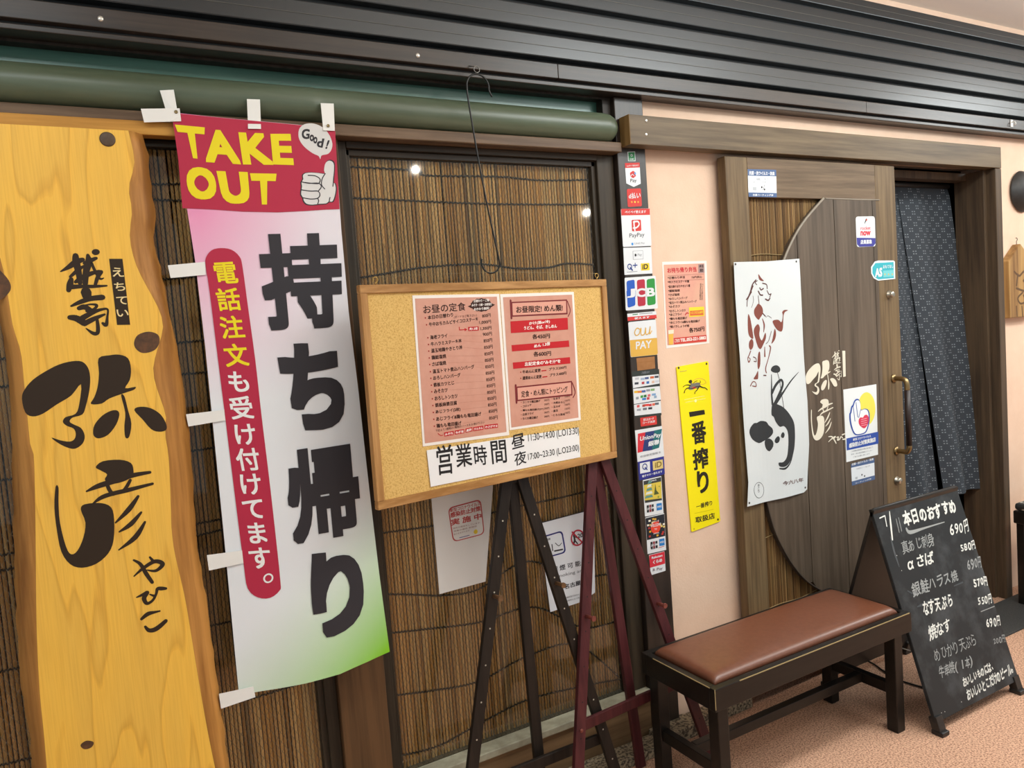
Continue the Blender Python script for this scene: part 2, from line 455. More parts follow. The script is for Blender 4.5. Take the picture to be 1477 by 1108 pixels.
def window(name, x0, x1, jl, jr):
    b = BM()
    box(b, (x0, .022, .19), (x0+jl, .125, 2.0535), .003); box(b, (x1-jr, .022, .19), (x1, .125, 2.0535), .003)
    box(b, (x0+jl-.004, .034, .19), (x0+jl+.012, .12, 2.044), .002); box(b, (x1-jr-.016, .034, .19), (x1-jr+.004, .12, 2.044), .002)
    fr = struct(name, b, WFR)
    b = BM(); box(b, (x0+jl, .02, 2.034), (x1-jr, .125, 2.0535), .002); box(b, (x0+jl, .034, 2.016), (x1-jr, .12, 2.034), .002); obj('window_head', b, WFRX, fr)
    b = BM(); box(b, (x0+jl+.012, .044, .19), (x1-jr-.016, .047, 2.016)); obj('glass_pane', b, GLASS, fr)
    return fr
window('window_1', -2.2, .545, .05, .035)
window('window_2', .683, 1.645, .03, .07)

# sliding door track beam, door frame
b = BM()
x0, x1 = 1.662, 3.862
box(b, (x0, -.055, 2.075), (x1, -.001, 2.172), .002)
bm_end = BM(); box(bm_end, (x0-.0015, -.055, 2.075), (x0, -.003, 2.172))
beam = struct('trim_8', b, BEAMW)
o = obj('beam_end', bm_end, BEAMEND, beam); o['label'] = 'pale sawn end of the beam'
for px, py in ((932, 174), (932, 194)):
    b = BM(); p = W(px, py, -.055); lathe(b, [(.0055, 0), (.0055, .001), (.003, .0022), (0.0005, .0024)], p, 'y', 12)
    o = obj('screw_head', b, mat('bright_steel', '#e8e4d8', .3, metal=.6), beam); o['label'] = 'bright round screw head'
b = BM()
box(b, (3.82, -.05, .0), (3.87, .135, 2.0745), .003); box(b, (3.80, -.005, 0), (3.825, .135, 2.0745), .002)
box(b, (3.04, .075, 2.04), (3.82, .135, 2.0745), .002)
struct('trim_9', b, wood('jamb_wood', '#5b4a38', '#43362a', 'z', .5))
# ------------------------------------------------------------------ reed blinds behind the glass
def attr_mat(name, rough):
    return mat(name, '#ffffff', rough, attr='Col', spec=.25)
REED = attr_mat('dried_reed', .6)
TWINE = mat('dark_twine', '#3f3a30', .9)
def reed_mesh(x0, x1, z0, z1, y, pitch, pal, dark=.06):
    bm = BM(); cl = bm.loops.layers.float_color.new('Col'); x = x0
    while x < x1:
        r = pitch*random.uniform(.36, .44); c = list(rgb(random.choice(pal))); k = random.uniform(.78, 1.08)
        if random.random() < dark: k *= .45
        c = [min(1, v*k) for v in c[:3]]+[1]
        dx = random.uniform(-.12, .12)*pitch; dy = random.uniform(-.001, .001); rows = 7
        rings = []
        for j in range(rows+1):
            t = j/rows; xx = x+dx*t+random.uniform(-.03, .03)*pitch; rr = r*random.uniform(.97, 1.03)
            rings.append([bm.verts.new((xx+rr*math.cos(a), y+dy-rr*math.sin(a), z0+(z1-z0)*t)) for a in (0, math.pi*.3, math.pi*.7, math.pi)])
        for A, B in zip(rings, rings[1:]):
            kk = random.uniform(.82, 1.1)
            for q in range(3):
                f = bm.faces.new([A[q+1], A[q], B[q], B[q+1]]); f.smooth = True
                for l in f.loops: l[cl] = [min(1, v*kk) for v in c[:3]]+[1]
        x += pitch*random.uniform(.94, 1.08)
    return bm
PAL = ['#ebbb74', '#e0ab60', '#f0c580', '#d29e58', '#e6b776', '#f3cb88']
def blind(x0, x1, zs, label, amp, lines=()):
    o = obj('reed_blind', reed_mesh(x0, x1, .192, 2.036, .066, .0104, PAL, .05), REED)
    tag(o, label, 'blind', 'reed blinds behind the wired glass')
    for pl_ in lines:
        b = BM(); q = crom([W(x, y, .0605) for x, y in pl_], 30); tube(b, [Vector((p.x, .0605+.0006*math.sin(i*1.3), p.z+.0016*(1 if i % 2 else -1))) for i, p in enumerate(q)], .0028, 5); obj('twine', b, TWINE, o)
    for z in zs:
        b = BM(); pts = []; n = int((x1-x0)/.004); ph = random.uniform(0, 6)
        for i in range(n+1):
            x = x0+(x1-x0)*i/n
            pts.append((x, .0605, z+amp*math.sin(ph+x*5.1)+.4*amp*math.sin(ph*2+x*13)+.0018*(1 if i % 2 else -1)))
        tube(b, pts, .0027, 5); obj('twine', b, TWINE, o)
blind(.70, 1.59, (1.48, 1.12, .92), 'reed blind behind the right window, partly hidden by the cork board', .007,
      [[(488, 240), (600, 246), (615, 253), (720, 255), (780, 260), (864, 259)], [(494, 285), (600, 290), (700, 294), (800, 295), (866, 294)], [(512, 402), (560, 394), (610, 386), (690, 381), (745, 387), (790, 386), (820, 380), (870, 383)],
       [(552, 857), (600, 858), (640, 859), (690, 850), (760, 810), (830, 832), (890, 826)], [(556, 914), (620, 907), (690, 898), (770, 876), (840, 905), (890, 896)], [(560, 1004), (620, 997), (690, 983), (760, 947), (830, 930), (892, 976)], [(568, 1092), (630, 1077), (690, 1045), (760, 1010), (840, 990), (895, 980)]])
blind(-1.6, .52, (1.935, 1.885, 1.69, 1.52, 1.45, 1.235, 1.055, 1.02, .775, .55), 'reed blind behind the left window, mostly hidden by the wooden signboard and banner', .006)

# ------------------------------------------------------------------ green bamboo pole
BAMBOO = mat('green_bamboo', '#5e6a56', .36, col2='#4a5540', scale=(1.2, 14, 14), nscale=1.5, spec=.5)
b = BM(); R_ = .0475
prof = [(-2.4, R_)]
for x in (-1.0, .62):
    prof += [(x-.02, R_), (x, R_+.0012), (x+.006, R_-.001), (x+.03, R_)]
prof += [(1.585, R_), (1.605, R_*.94), (1.62, R_*.8), (1.632, R_*.55), (1.637, R_*.2)]
tube(b, [(p[0], -.004, 2.1345) for p in prof], [p[1] for p in prof], 32)
pole = tag(obj('bamboo_pole', b, BAMBOO), 'thick green bamboo pole lying along the ledge above the windows', 'pole')

# ------------------------------------------------------------------ live edge signboard
YS = -.10
def slab_mat():
    m = bpy.data.materials.new('varnished_cedar'); m.use_nodes = True; nt = m.node_tree; nd = nt.nodes; ln = nt.links
    b = nd['Principled BSDF']; b.inputs['Roughness'].default_value = .42; b.inputs['Specular IOR Level'].default_value = .4
    tc = nd.new('ShaderNodeTexCoord'); mp = nd.new('ShaderNodeMapping'); mp.inputs['Scale'].default_value = (6.0, 5.0, .8)
    mp.inputs['Location'].default_value = (.15, 0, .6)
    nz = nd.new('ShaderNodeTexNoise'); nz.inputs['Scale'].default_value = 1.0; nz.inputs['Detail'].default_value = 2.5
    ln.new(tc.outputs['Object'], mp.inputs[0]); ln.new(mp.outputs[0], nz.inputs['Vector'])
    mu = nd.new('ShaderNodeMath'); mu.operation = 'MULTIPLY'; mu.inputs[1].default_value = 11; ln.new(nz.outputs['Fac'], mu.inputs[0])
    fr = nd.new('ShaderNodeMath'); fr.operation = 'FRACT'; ln.new(mu.outputs[0], fr.inputs[0])
    rp = nd.new('ShaderNodeValToRGB'); e = rp.color_ramp.elements
    e[0].position = 0; e[0].color = rgb('#fdc650'); e[1].position = 1; e[1].color = rgb('#fbc24c')
    x = e.new(.82); x.color = rgb('#f5c152'); x = e.new(.94); x.color = rgb('#e8b046')
    ln.new(fr.outputs[0], rp.inputs['Fac'])
    m3 = nd.new('ShaderNodeMapping'); m3.inputs['Scale'].default_value = (70, 70, 1.6); n3 = nd.new('ShaderNodeTexNoise'); n3.inputs['Detail'].default_value = 4
    ln.new(tc.outputs['Object'], m3.inputs[0]); ln.new(m3.outputs[0], n3.inputs['Vector'])
    mx = nd.new('ShaderNodeMixRGB'); mx.blend_type = 'MULTIPLY'; mx.inputs[0].default_value = .25
    r3 = nd.new('ShaderNodeValToRGB'); r3.color_ramp.elements[0].position = .35; r3.color_ramp.elements[0].color = (.72, .6, .42, 1); r3.color_ramp.elements[1].position = .6
    r3.color_ramp.elements[1].color = (1, 1, 1, 1)
    ln.new(n3.outputs['Fac'], r3.inputs['Fac']); ln.new(rp.outputs['Color'], mx.inputs[1]); ln.new(r3.outputs['Color'], mx.inputs[2])
    ln.new(mx.outputs[0], b.inputs['Base Color'])
    return m
CEDAR = slab_mat()
EDGE = wood('live_edge_bark_wood', '#c48a45', '#8f5d28', 'z', .5, fine=.7, bump=.5)
C2 = K(0, 330, 3.1657); C3 = K(0, 640, 2.3686); C1 = K(0, 0, 2.954)
# outline (front face edge, outer live edge) from top to bottom, right side then left side
fr_r = [C1(558, 552), C1(585, 690), C1(560, 800), C1(575, 900), C2(605, 40), C2(640, 180), C2(720, 330), C2(750, 400), C2(755, 470), C2(715, 610), C2(720, 700), C2(770, 850), C2(765, 930), C3(585, 40), C3(592, 180), C3(600, 340), C3(640, 520), C3(670, 700), C3(700, 880), C3(730, 1040), C3(760, 1180)]
ou_r = [C1(600, 556), C1(632, 650), C1(645, 800), C1(665, 900), C2(705, 40), C2(735, 180), C2(765, 330), C2(790, 450), C2(815, 540), C2(825, 640), C2(840, 740), C2(855, 850), C2(870, 950), C3(655, 40), C3(665, 180), C3(675, 340), C3(705, 520), C3(730, 700), C3(752, 880), C3(775, 1040), C3(790, 1180)]
fr_l = [(-60, 168), (-55, 260), (-30, 330), C2(-15, 130), C2(25, 330), C2(45, 450), C2(80, 560), C2(95, 700), C2(110, 850), C2(125, 1000), C3(105, 40), C3(110, 250), C3(112, 450), C3(115, 650), C3(125, 850), C3(140, 1000), C3(155, 1180)]
ou_l = [(-75, 168), (-70, 260), (-62, 330), C2(-80, 130), C2(-20, 330), C2(5, 450), C2(30, 600), C2(40, 750), C2(50, 900), C2(55, 1000), C3(40, 40), C3(45, 250), C3(50, 450), C3(58, 650), C3(75, 850), C3(100, 1000), C3(110, 1180)]
def at(lst, Y): return [W(x, y, Y) for x, y in lst]
def resample(pts, zs):
    pts = sorted(pts, key=lambda p: -p.z); out = []
    for z in zs:
        z_ = min(max(z, pts[-1].z), pts[0].z)
        for a, c in zip(pts, pts[1:]):
            if a.z >= z_ >= c.z:
                t = (a.z-z_)/max(1e-9, a.z-c.z); out.append(a.x+(c.x-a.x)*t); break
    return out
zz = [2.018-(2.018-.34)*i/70 for i in range(71)]
FR, OR_, FL, OL = (resample(crom(at(l, y), 3), zz) for l, y in ((fr_r, YS), (ou_r, YS+.022), (fr_l, YS), (ou_l, YS+.022)))
b = BM(); rows = []
for i, z in enumerate(zz):
    r1 = random.uniform(-.002, .002)
    xs = [(OL[i]+.004, -.036), (OL[i]+r1, YS+.03), ((OL[i]*.5+FL[i]*.5), YS+.012), (FL[i], YS+.0015)]
    xs += [(FL[i]+(FR[i]-FL[i])*k/6, YS) for k in range(1, 6)] if False else [(FL[i]+.006, YS), (FR[i]-.006, YS)]
    xs += [(FR[i], YS+.0015), ((OR_[i]*.5+FR[i]*.5), YS+.012), (OR_[i]+r1, YS+.03), (OR_[i]-.004, -.036)]
    rows.append([b.verts.new((x, y, z)) for x, y in xs])
for A, B in zip(rows, rows[1:]):
    for k in range(len(A)-1):
        f = b.faces.new([A[k], B[k], B[k+1], A[k+1]]); f.smooth = k not in (4,); f.material_index = 0 if k == 4 else 1
    f = b.faces.new([A[-1], B[-1], B[0], A[0]]); f.material_index = 1
b.faces.new(rows[0]); b.faces.new(rows[-1][::-1])
bmesh.ops.recalc_face_normals(b, faces=b.faces)
sign_root = empty('wooden_signboard', (0.02, -.07, .34), 'tall live-edge yellow cedar signboard with big brush-written dark lettering, at the far left', 'signboard')
obj('board', b, [CEDAR, EDGE], sign_root)
# knots
KN = mat('knot_wood', '#6a4426', .5, col2='#47301c', nscale=60, detail=3)
def knot(pts, nm='knot'):
    s = flat(YS); s.th = .0; s.poly([(p[0], p[1]) for p in pts], KN, 1, 4); s.done(nm, sign_root)
knot([C2(612, 520), C2(630, 485), C2(680, 470), C2(722, 485), C2(728, 520), C2(705, 555), C2(655, 568), C2(622, 550)])
knot([C2(-15, 190), C2(15, 205), C2(45, 245), C2(48, 280), C2(20, 312), C2(-15, 318)])
knot([C3(275, 1030), C3(295, 1015), C3(320, 1020), C3(312, 1038), C3(288, 1044)])
b = BM(); p = W(155, 201, YS); lathe(b, [(.0165, 0), (.0165, .0012), (.014, .002), (.001, .0022)], p, 'y', 24)
obj('wooden_plug', b, mat('plug_wood', '#5d4732', .5, col2='#4a3826', nscale=90), sign_root)
b = BM(); p = W(*C2(793, 985), YS+.02); lathe(b, [(.012, -.006), (.013, .004), (.008, .009), (.001, .010)], p, 'y', 16); obj('knot', b, KN, sign_root)
# lettering
SUMI = mat('sumi_black', '#33261a', .5, spec=.3)
YA = [[(100, 775), (112, 735), (150, 690), (210, 650), (270, 620), (330, 605), (375, 607), (402, 635), (412, 680), (408, 740), (392, 810), (376, 848), (332, 862), (318, 880), (335, 893), (370, 910), (387, 945), (378, 980), (345, 1004), (310, 1000), (268, 980), (235, 954), (275, 966), (318, 972), (340, 960), (346, 935), (335, 912), (305, 900), (287, 882), (300, 860), (345, 845), (362, 800), (370, 710), (325, 762), (260, 802), (195, 845), (148, 857), (115, 838)],
      [(450, 592), (500, 578), (545, 575), (585, 592), (598, 640), (593, 690), (572, 728), (618, 722), (612, 735), (575, 748), (500, 775), (465, 798), (415, 800), (430, 770), (445, 725), (452, 660)],
      [(553, 762), (568, 765), (585, 830), (600, 890), (590, 950), (572, 952), (568, 900), (572, 840)],
      [(425, 930), (432, 895), (465, 855), (505, 832), (535, 830), (545, 850), (530, 895), (495, 940), (455, 957), (432, 950)],
      [(613, 828), (640, 813), (690, 820), (735, 850), (760, 895), (757, 920), (725, 927), (690, 915), (650, 870)]]
HI = [[(327, 80), (352, 60), (410, 55), (447, 66), (456, 90), (452, 112), (420, 130), (375, 138), (358, 122), (366, 105), (345, 92)],
      [(190, 148), (200, 150), (200, 200), (205, 270), (225, 350), (243, 378), (265, 365), (285, 320), (292, 270), (276, 225), (290, 207), (345, 203), (380, 218), (390, 260), (388, 330), (370, 375), (330, 410), (280, 424), (240, 412), (210, 370), (195, 300), (186, 220)]]
HIS = [([(296, 163), (335, 145), (390, 128), (455, 108), (512, 98)], [5, 15, 16, 14, 9]), ([(316, 206), (345, 185), (380, 172), (440, 158), (521, 137)], [4, 12, 13, 13, 8]),
       ([(366, 140), (375, 160), (388, 174)], [10, 11, 8]), ([(445, 125), (432, 148), (418, 165)], [9, 10, 8]),
       ([(472, 180), (440, 225), (395, 270)], [8, 15, 5]), ([(482, 235), (447, 275), (408, 301)], [7, 14, 5]), ([(495, 268), (462, 320), (406, 363)], [7, 15, 4])]
YHK = [([(457, 398), (480, 412), (500, 445), (520, 474)], [6, 10, 12, 10]), ([(458, 453), (490, 425), (530, 402), (556, 412), (533, 434), (503, 432)], [4, 10, 12, 13, 9, 4]), ([(512, 388), (524, 402)], [6, 9]),
       ([(467, 525), (490, 515), (503, 509), (492, 528), (502, 546), (522, 535), (534, 512), (538, 496), (552, 495), (567, 495)], [4, 10, 12, 13, 10, 8, 8, 10, 12, 8]), ([(512, 515), (526, 520)], [4, 8]),
       ([(484, 599), (505, 582), (528, 576), (546, 572)], [9, 13, 8, 5]), ([(496, 625), (510, 638), (535, 632), (566, 606)], [7, 12, 15, 12])]
C4 = K(80, 350, 7.914)
ECH = [([(60, 330), (150, 280), (230, 225), (310, 195)], [12, 40, 55, 40]), ([(230, 150), (235, 215), (262, 330), (280, 460)], [50, 62, 55, 40]), ([(170, 390), (260, 310), (330, 265)], [25, 35, 20]),
       ([(150, 545), (165, 480), (180, 420)], [40, 55, 40]), ([(190, 505), (300, 500), (440, 500), (585, 492)], [45, 34, 30, 16]), ([(230, 450), (300, 400), (400, 355), (500, 325)], [30, 45, 40, 25]),
       ([(370, 145), (380, 220), (350, 330), (340, 470)], [30, 60, 55, 45]), ([(465, 178), (400, 205), (330, 235)], [28, 40, 30]), ([(415, 235), (445, 310), (505, 410), (550, 405)], [22, 26, 22, 10]), ([(520, 335), (480, 400), (455, 480)], [38, 34, 28]),
       ([(350, 565), (360, 620)], [90, 75]), ([(180, 725), (280, 680), (400, 640), (535, 625)], [18, 40, 46, 52]), ([(270, 750), (330, 735), (400, 770)], [40, 50, 40]), ([(320, 720), (400, 705), (470, 715), (440, 760), (360, 780)], [14, 16, 26, 24, 30]),
       ([(165, 855), (240, 865), (330, 920)], [45, 60, 60]), ([(310, 860), (420, 800), (520, 765), (595, 762), (592, 850), (578, 940), (540, 920)], [50, 40, 26, 18, 20, 34, 24]),
       ([(330, 925), (440, 870), (560, 820)], [50, 42, 20]), ([(475, 880), (485, 960), (480, 1030), (430, 1035), (350, 980)], [26, 32, 34, 32, 10])]
ECHDOT = ((460, 108), 34)
def bb(lst):
    xs = [p[0] for l in lst for p in l]; ys = [p[1] for l in lst for p in l]; return min(xs), min(ys), max(xs), max(ys)
def letters(s, m, conv_y, conv_h, conv_hk, conv_e, plate, wk=(1, 1, 1), plate_ink=None, hk_strokes=None):
    for p in YA: s.poly([conv_y(*q) for q in p], m, 1, 3)
    for p in HI: s.poly([conv_h(*q) for q in p], m, 1, 3)
    for p, ws in HIS: s.stroke([conv_h(*q) for q in p], [v*wk[0] for v in ws], m, 1)
    for p, ws in (hk_strokes or YHK): s.stroke([conv_hk(*q) for q in p], [v*wk[1] for v in ws], m, 1)
    for p, ws in ECH: s.stroke([conv_e(*q) for q in p], [v*wk[2] for v in ws], m, 1)
    c = conv_e(*ECHDOT[0]); s.poly([(c[0]+math.cos(k*.524)*36*wk[2], c[1]+math.sin(k*.524)*27*wk[2]) for k in range(12)], m, 1)
    s.poly(plate, m, 1)
s = flat(YS)
letters(s, SUMI, C2, C3, C3, C4, [C4(612, 185), C4(765, 185), C4(853, 938), C4(703, 940)], (1.2/2.3686, 1.15/2.3686, 1.3/7.914))
PALE = mat('pale_cut_wood', '#f0d79a', .5)
for ch, q in zip('えちてい', [((640, 285), (770, 285), (785, 390), (655, 390)), ((665, 455), (785, 455), (800, 550), (680, 550)), ((690, 615), (815, 615), (825, 705), (700, 705)), ((695, 765), (830, 765), (838, 845), (703, 845))]):
    s.cell(ch, *[C4(*p) for p in q], PALE, 2, .012, em=False)
s.done('lettering', sign_root, label='dark brown brush lettering with a small black plate')
# batten the signboard hangs from
b = BM(); box(b, (-2.4, -.066, 2.0195), (.60, -.029, 2.052), .002)
tag(obj('hanging_batten', b, wood('batten_wood', '#c89344', '#a9752f', 'x', .45)), 'thin orange wooden batten above the yellow signboard', 'batten')

# ------------------------------------------------------------------ take-out banner
YB = -.076
S4 = K(230, 130, 2.9946); S5 = K(230, 480, 1.9783); S7 = K(360, 320, 3.6944); S3_ = K(420, 170, 7.92)
def bwarp(a, c):  # gentle folds; a = world x, c = world z
    t = max(0, min(1, (2.05-c)/1.4))
    return .004*math.sin(a*16+c*1.1)*t+.003*math.sin(c*3.5+.6)*t+.012*t*max(0, (a-.5)/.2)**2*math.sin(c*4.0)*.5
ban = empty('takeout_banner', (.46, YB, .6), 'tall pink and green takeout banner with white side tabs, hung from the bamboo pole', 'banner')
s = flat(YB)
outl = [(247, 162), (300, 168), (365, 174), (430, 180), (483, 185), (486, 240), (492, 330), (503, 450), (517, 560), (533, 700), (548, 830), (562, 940), (530, 955), (490, 972), (440, 985), (400, 993), (345, 1003), (338, 930), (324, 780), (310, 640), (296, 500), (282, 380), (268, 290), (258, 230)]
q = [s.L(p) for p in outl]
CLOTH = mat('printed_polyester', '#ffffff', .65, attr='Col', spec=.25, sheen=1)
s.base2(q, CLOTH, .0005)
RED = ink('#b82c47'); DKINK = ink('#343135'); YEL = ink('#f0dc20'); WHT = ink('#f0efec')
s.cut(.02)
# header red
s2 = flat(YB); s2.th = .0012
s2.poly([(247.5, 163), (300, 168.5), (365, 174.5), (430, 180.5), (483, 185.5), (486, 240), (489.5, 302), (470, 302.5), (440, 304.5), (400, 306.5), (350, 305.5), (300, 302), (263, 300.5), (257, 230)], RED, 1)
for ch, qd in zip('TAKE', [((66, 150), (195, 162), (190, 300), (118, 292)), ((200, 170), (305, 176), (352, 322), (200, 312)), ((340, 183), (462, 188), (492, 324), (360, 322)), ((478, 190), (567, 190), (580, 325), (490, 322))]):
    s2.cell(ch, *[S4(*p) for p in qd], YEL, 2, .040, em=False)
for ch, qd in zip('OUT', [((110, 330), (235, 338), (252, 475), (125, 472)), ((245, 350), (380, 355), (392, 492), (275, 492)), ((390, 360), (505, 362), (490, 495), (415, 495))]):
    s2.cell(ch, *[S4(*p) for p in qd], YEL, 2, .05, em=False)
s2.poly([S3_(*p) for p in [(80, 190), (95, 120), (150, 75), (230, 65), (310, 85), (385, 135), (440, 210), (468, 300), (455, 370), (415, 415), (345, 432), (330, 475), (310, 438), (240, 405), (150, 335), (95, 260)]], ink('#dcdad6'), 2, 3)
for ch, qd in zip('Good!', [((118, 130), (212, 130), (205, 245), (118, 245)), ((212, 190), (262, 200), (250, 275), (208, 265)), ((255, 215), (300, 225), (290, 300), (248, 290)), ((295, 235), (378, 240), (355, 345), (290, 335)), ((415, 258), (440, 258), (405, 360), (385, 355))]):
    s2.cell(ch, *[S3_(*p) for p in qd], DKINK, 3, .03, em=False)
HAND = [(385, 640), (375, 600), (385, 530), (410, 495), (440, 485), (475, 500), (492, 540), (488, 640), (478, 740), (500, 750), (512, 800), (508, 860), (490, 930), (468, 965), (430, 962), (400, 985), (320, 990), (240, 1000), (170, 990), (135, 950), (130, 920), (105, 880), (110, 820), (115, 780), (108, 740), (130, 700), (125, 660), (155, 632), (230, 625), (320, 632)]
cx_, cy_ = 305, 760
s2.poly([S3_(cx_+(x-cx_)*1.03, cy_+(y-cy_)*1.02) for x, y in HAND], DKINK, 2, 2)
s2.poly([S3_(cx_+(x-cx_)*.965, cy_+(y-cy_)*.975) for x, y in HAND], ink('#dedcd8'), 3, 2)
for p in ([(190, 660), (270, 665), (325, 700), (320, 740), (290, 755), (140, 740)], [(120, 735), (200, 750), (310, 750), (340, 790), (310, 835)], [(115, 825), (220, 840), (300, 840), (325, 880), (300, 920), (220, 930), (130, 915)], [(300, 925), (310, 950), (300, 985)], [(385, 640), (350, 700), (345, 770), (380, 815)], [(488, 640), (478, 740), (472, 785)], [(430, 962), (435, 930), (440, 912)]):
    s2.stroke([S3_(*x) for x in p], 11/7.92, DKINK, 4)
# pill with the telephone line
pl = [(195+5, 765), (200, 725), (225, 692), (265, 683), (310, 690), (345, 720), (358, 765)]
pts = [S4(*p) for p in pl]+[S5(200, 160), S5(260, 230), S5(295, 370), S5(330, 560), S5(345, 700), S5(342, 735), S5(315, 756), S5(280, 755), S5(252, 730), S5(240, 670), S5(215, 470), S5(180, 230), S5(160, 60)]
pts = [S4(*p) for p in pl]+[(357, 440), (368, 520), (377, 600), (388, 690), (397, 770), (404, 838), S5(342, 735), S5(315, 756), S5(280, 755), S5(252, 730), (352, 818), (342, 740), (332, 660), (322, 580), (312, 500), (302, 420)]
s2.poly(pts, RED, 1, 3)
tel = '電話注文も受け付けてます'
cells = [((232, 742, 330, 838)), ((245, 858, 350, 955)), ((258, 980, 365, 1072))]
ctr = [S4(283, 790), S4(297, 906), S4(312, 1026), S5(218, 65), S5(226, 140), S5(233, 215), S5(243, 290), S5(252, 362), S5(259, 432), S5(268, 502), S5(277, 572), S5(286, 643)]
hw = [17.5]*12
for k, ch in enumerate(tel):
    x, y = ctr[k]; h = 17.5; tl = 3.3
    s2.cell(ch, (x-h-tl, y-h+1), (x+h-tl, y-h-1), (x+h+tl, y+h-2), (x-h+tl, y+h), YEL if k < 4 else WHT, 2, .019)
c = s2.L(S5(310, 700)); s2.ring2(c, .0105, .0042, WHT, 2)
# big characters
for ch, qd in zip('持ち帰り', [[S7(30, 68), S7(482, 55), S7(500, 560), S7(92, 582)], [S7(135, 655), S7(490, 635), S7(515, 1100), S7(215, 1120)],
                              [S5(352, 340), S5(560, 308), S5(582, 572), S5(378, 606)], [S5(425, 632), S5(575, 615), S5(592, 850), S5(440, 875)]]):
    s2.cell(ch, *qd, DKINK, 2, .036 if ch in '持帰' else .046, 5, em=False)
s2.cut(.02)
def nrm(x, lo, hi): return max(0.0, min(1.0, (x-lo)/(hi-lo)))
cl = s.bm.loops.layers.float_color.new('Col')
pink, white, green = [Vector(rgb(h)[:3]) for h in ('#f093bc', '#e9ecee', '#84c81c')]
for f in s.bm.faces:
    for l in f.loops:
        a, c = l.vert.co.x, l.vert.co.y
        tp = nrm(c, 1.36, 1.93)*(1-.85*nrm(a, .30, .60)); tg = max(0, nrm(1.10-c+(a-.62)*.9, .02, .52))**1.35
        col = white.lerp(pink, min(1, tp*1.1)).lerp(green, tg); l[cl] = (*col, 1)
cloth = s.done('cloth', ban, bwarp)
join(cloth, s2.done('print', ban, bwarp))
TAB = mat('white_tape', '#efede6', .7)
def tabq(pts, lab=None, up=False):
    t = flat(YB-(.0045 if up else .0035)); t.base(pts, TAB, .0012)
    if up: return t.done('tab', ban, lambda a, c: bwarp(a, c)-.025*max(0, min(1, (c-2.074)/.05)))
    return t.done('tab', ban, bwarp)
tabq([C1(685, 372), C1(745, 369), C1(760, 500), C1(722, 520)], up=True); tabq([C1(600, 464), C1(765, 462), C1(772, 517), C1(614, 522)])
tabq([C1(1060, 410), C1(1116, 412), C1(1112, 550), C1(1057, 549)], up=True); tabq([C1(1377, 428), C1(1433, 430), C1(1426, 558), C1(1377, 556)], up=True)
tabq([S4(36, 757), S4(196, 742), S4(200, 798), S4(48, 812)]); tabq([S5(76, 233), S5(185, 220), S5(188, 250), S5(83, 268)]); tabq([S5(136, 636), S5(236, 622), S5(240, 658), S5(142, 680)]); tabq([S5(170, 1032), S5(268, 1010), S5(274, 1040), S5(176, 1074)])
for px, py in (C1(750, 477), C1(1398, 536)):
    p = W(px, py, YB-.005); b = BM(); lathe(b, [(.0042, 0), (.0042, .001), (.002, .0014), (.0018, .0006), (.0003, .0005)], p, 'y', 14)
    o = obj('eyelet', b, mat('aged_brass', '#8b7a55', .35, metal=.8), ban)

# ------------------------------------------------------------------ S-hook and cork board
HK = Vector((1.083, -.095, 0))
b = BM()
zt = 2.228
ty = [(HK.x+.042*math.cos(a)+.038-.038, -.095, zt-.02+.042*math.sin(a)) for a in [math.pi*k/10 for k in range(0, 11)]]
top = [(HK.x+.04+.004, -.095, zt-.055)]+[(HK.x+.036*math.cos(a), -.095, zt-.03+.036*math.sin(a)) for a in [-.2+(math.pi+.2)*k/10 for k in range(11)]]
bot = [(HK.x+.028+.03*math.cos(a)-.03, -.095, 1.693+.03*math.sin(a)) for a in [-(math.pi+.4)*k/10 for k in range(11)]]
pts = top+[(HK.x-.036+.002, -.095, 2.15), (HK.x-.012, -.095, 1.95), (HK.x+.012, -.095, 1.79)]+bot
tube(b, crom(pts, 3), .0026, 8)
tag(obj('s_hook', b, mat('black_wire', '#2b2a28', .35, metal=.5)), 'long black wire S-hook hanging from the dark rail above the cork board', 'hook')
b = BM(); p = Vector((HK.x, -.095, 2.243))
tube(b, [p+Vector((.009*math.sin(a), .0, -.009*math.cos(a)+.004)) for a in [2*math.pi*k/14 for k in range(15)]], .0014, 6, cap=False)
tube(b, [p+Vector((0, .0, .012)), p+Vector((0, .04, .026)), p+Vector((0, .0465, .03))], .0016, 6)
tag(obj('screw_eye', b, mat('dull_steel', '#7d7b76', .35, metal=.8)), 'small steel screw eye in the dark rail holding the S-hook', 'hook')

TL = CAM+1.96*ray(518, 411)
BU = Vector((.9898, .1425, -.004)).normalized(); BVv = Vector((0, 0, 1)); BVv = (BVv-BU*BVv.dot(BU)).normalized()
BW, BH = .882, .585
bo = TL-BVv*BH                      # bottom-left front corner
cork = empty('cork_board', tuple(bo+BU*BW/2), 'framed cork notice board with two salmon menus, hung by the S-hook against the easels', 'board')
CORK = mat('cork', '#deb76c', .85, col2='#c2954c', nscale=230, detail=4, lo=.32, hi=.56, bump=.25)
FRM = wood('pine_frame', '#c0915a', '#9c6e3c', 'x', .45); FRMZ = wood('pine_frame_upright', '#c0915a', '#9c6e3c', 'z', .45)
BN = BU.cross(BVv).normalized()     # towards the viewer
def bbox_(a0, a1, c0, c1, h0, h1, bev=.0015):
    t = bmesh.new(); bmesh.ops.create_cube(t, size=1)
    for v in t.verts: v.co = Vector((a0+(v.co.x+.5)*(a1-a0), c0+(v.co.y+.5)*(c1-c0), h0+(v.co.z+.5)*(h1-h0)))
    if bev: bmesh.ops.bevel(t, geom=list(t.edges), offset=bev, segments=2, affect='EDGES')
    for v in t.verts: v.co = bo+BU*v.co.x+BVv*v.co.y+BN*v.co.z
    r = BM(); merge(r, t); return r
fw = .022
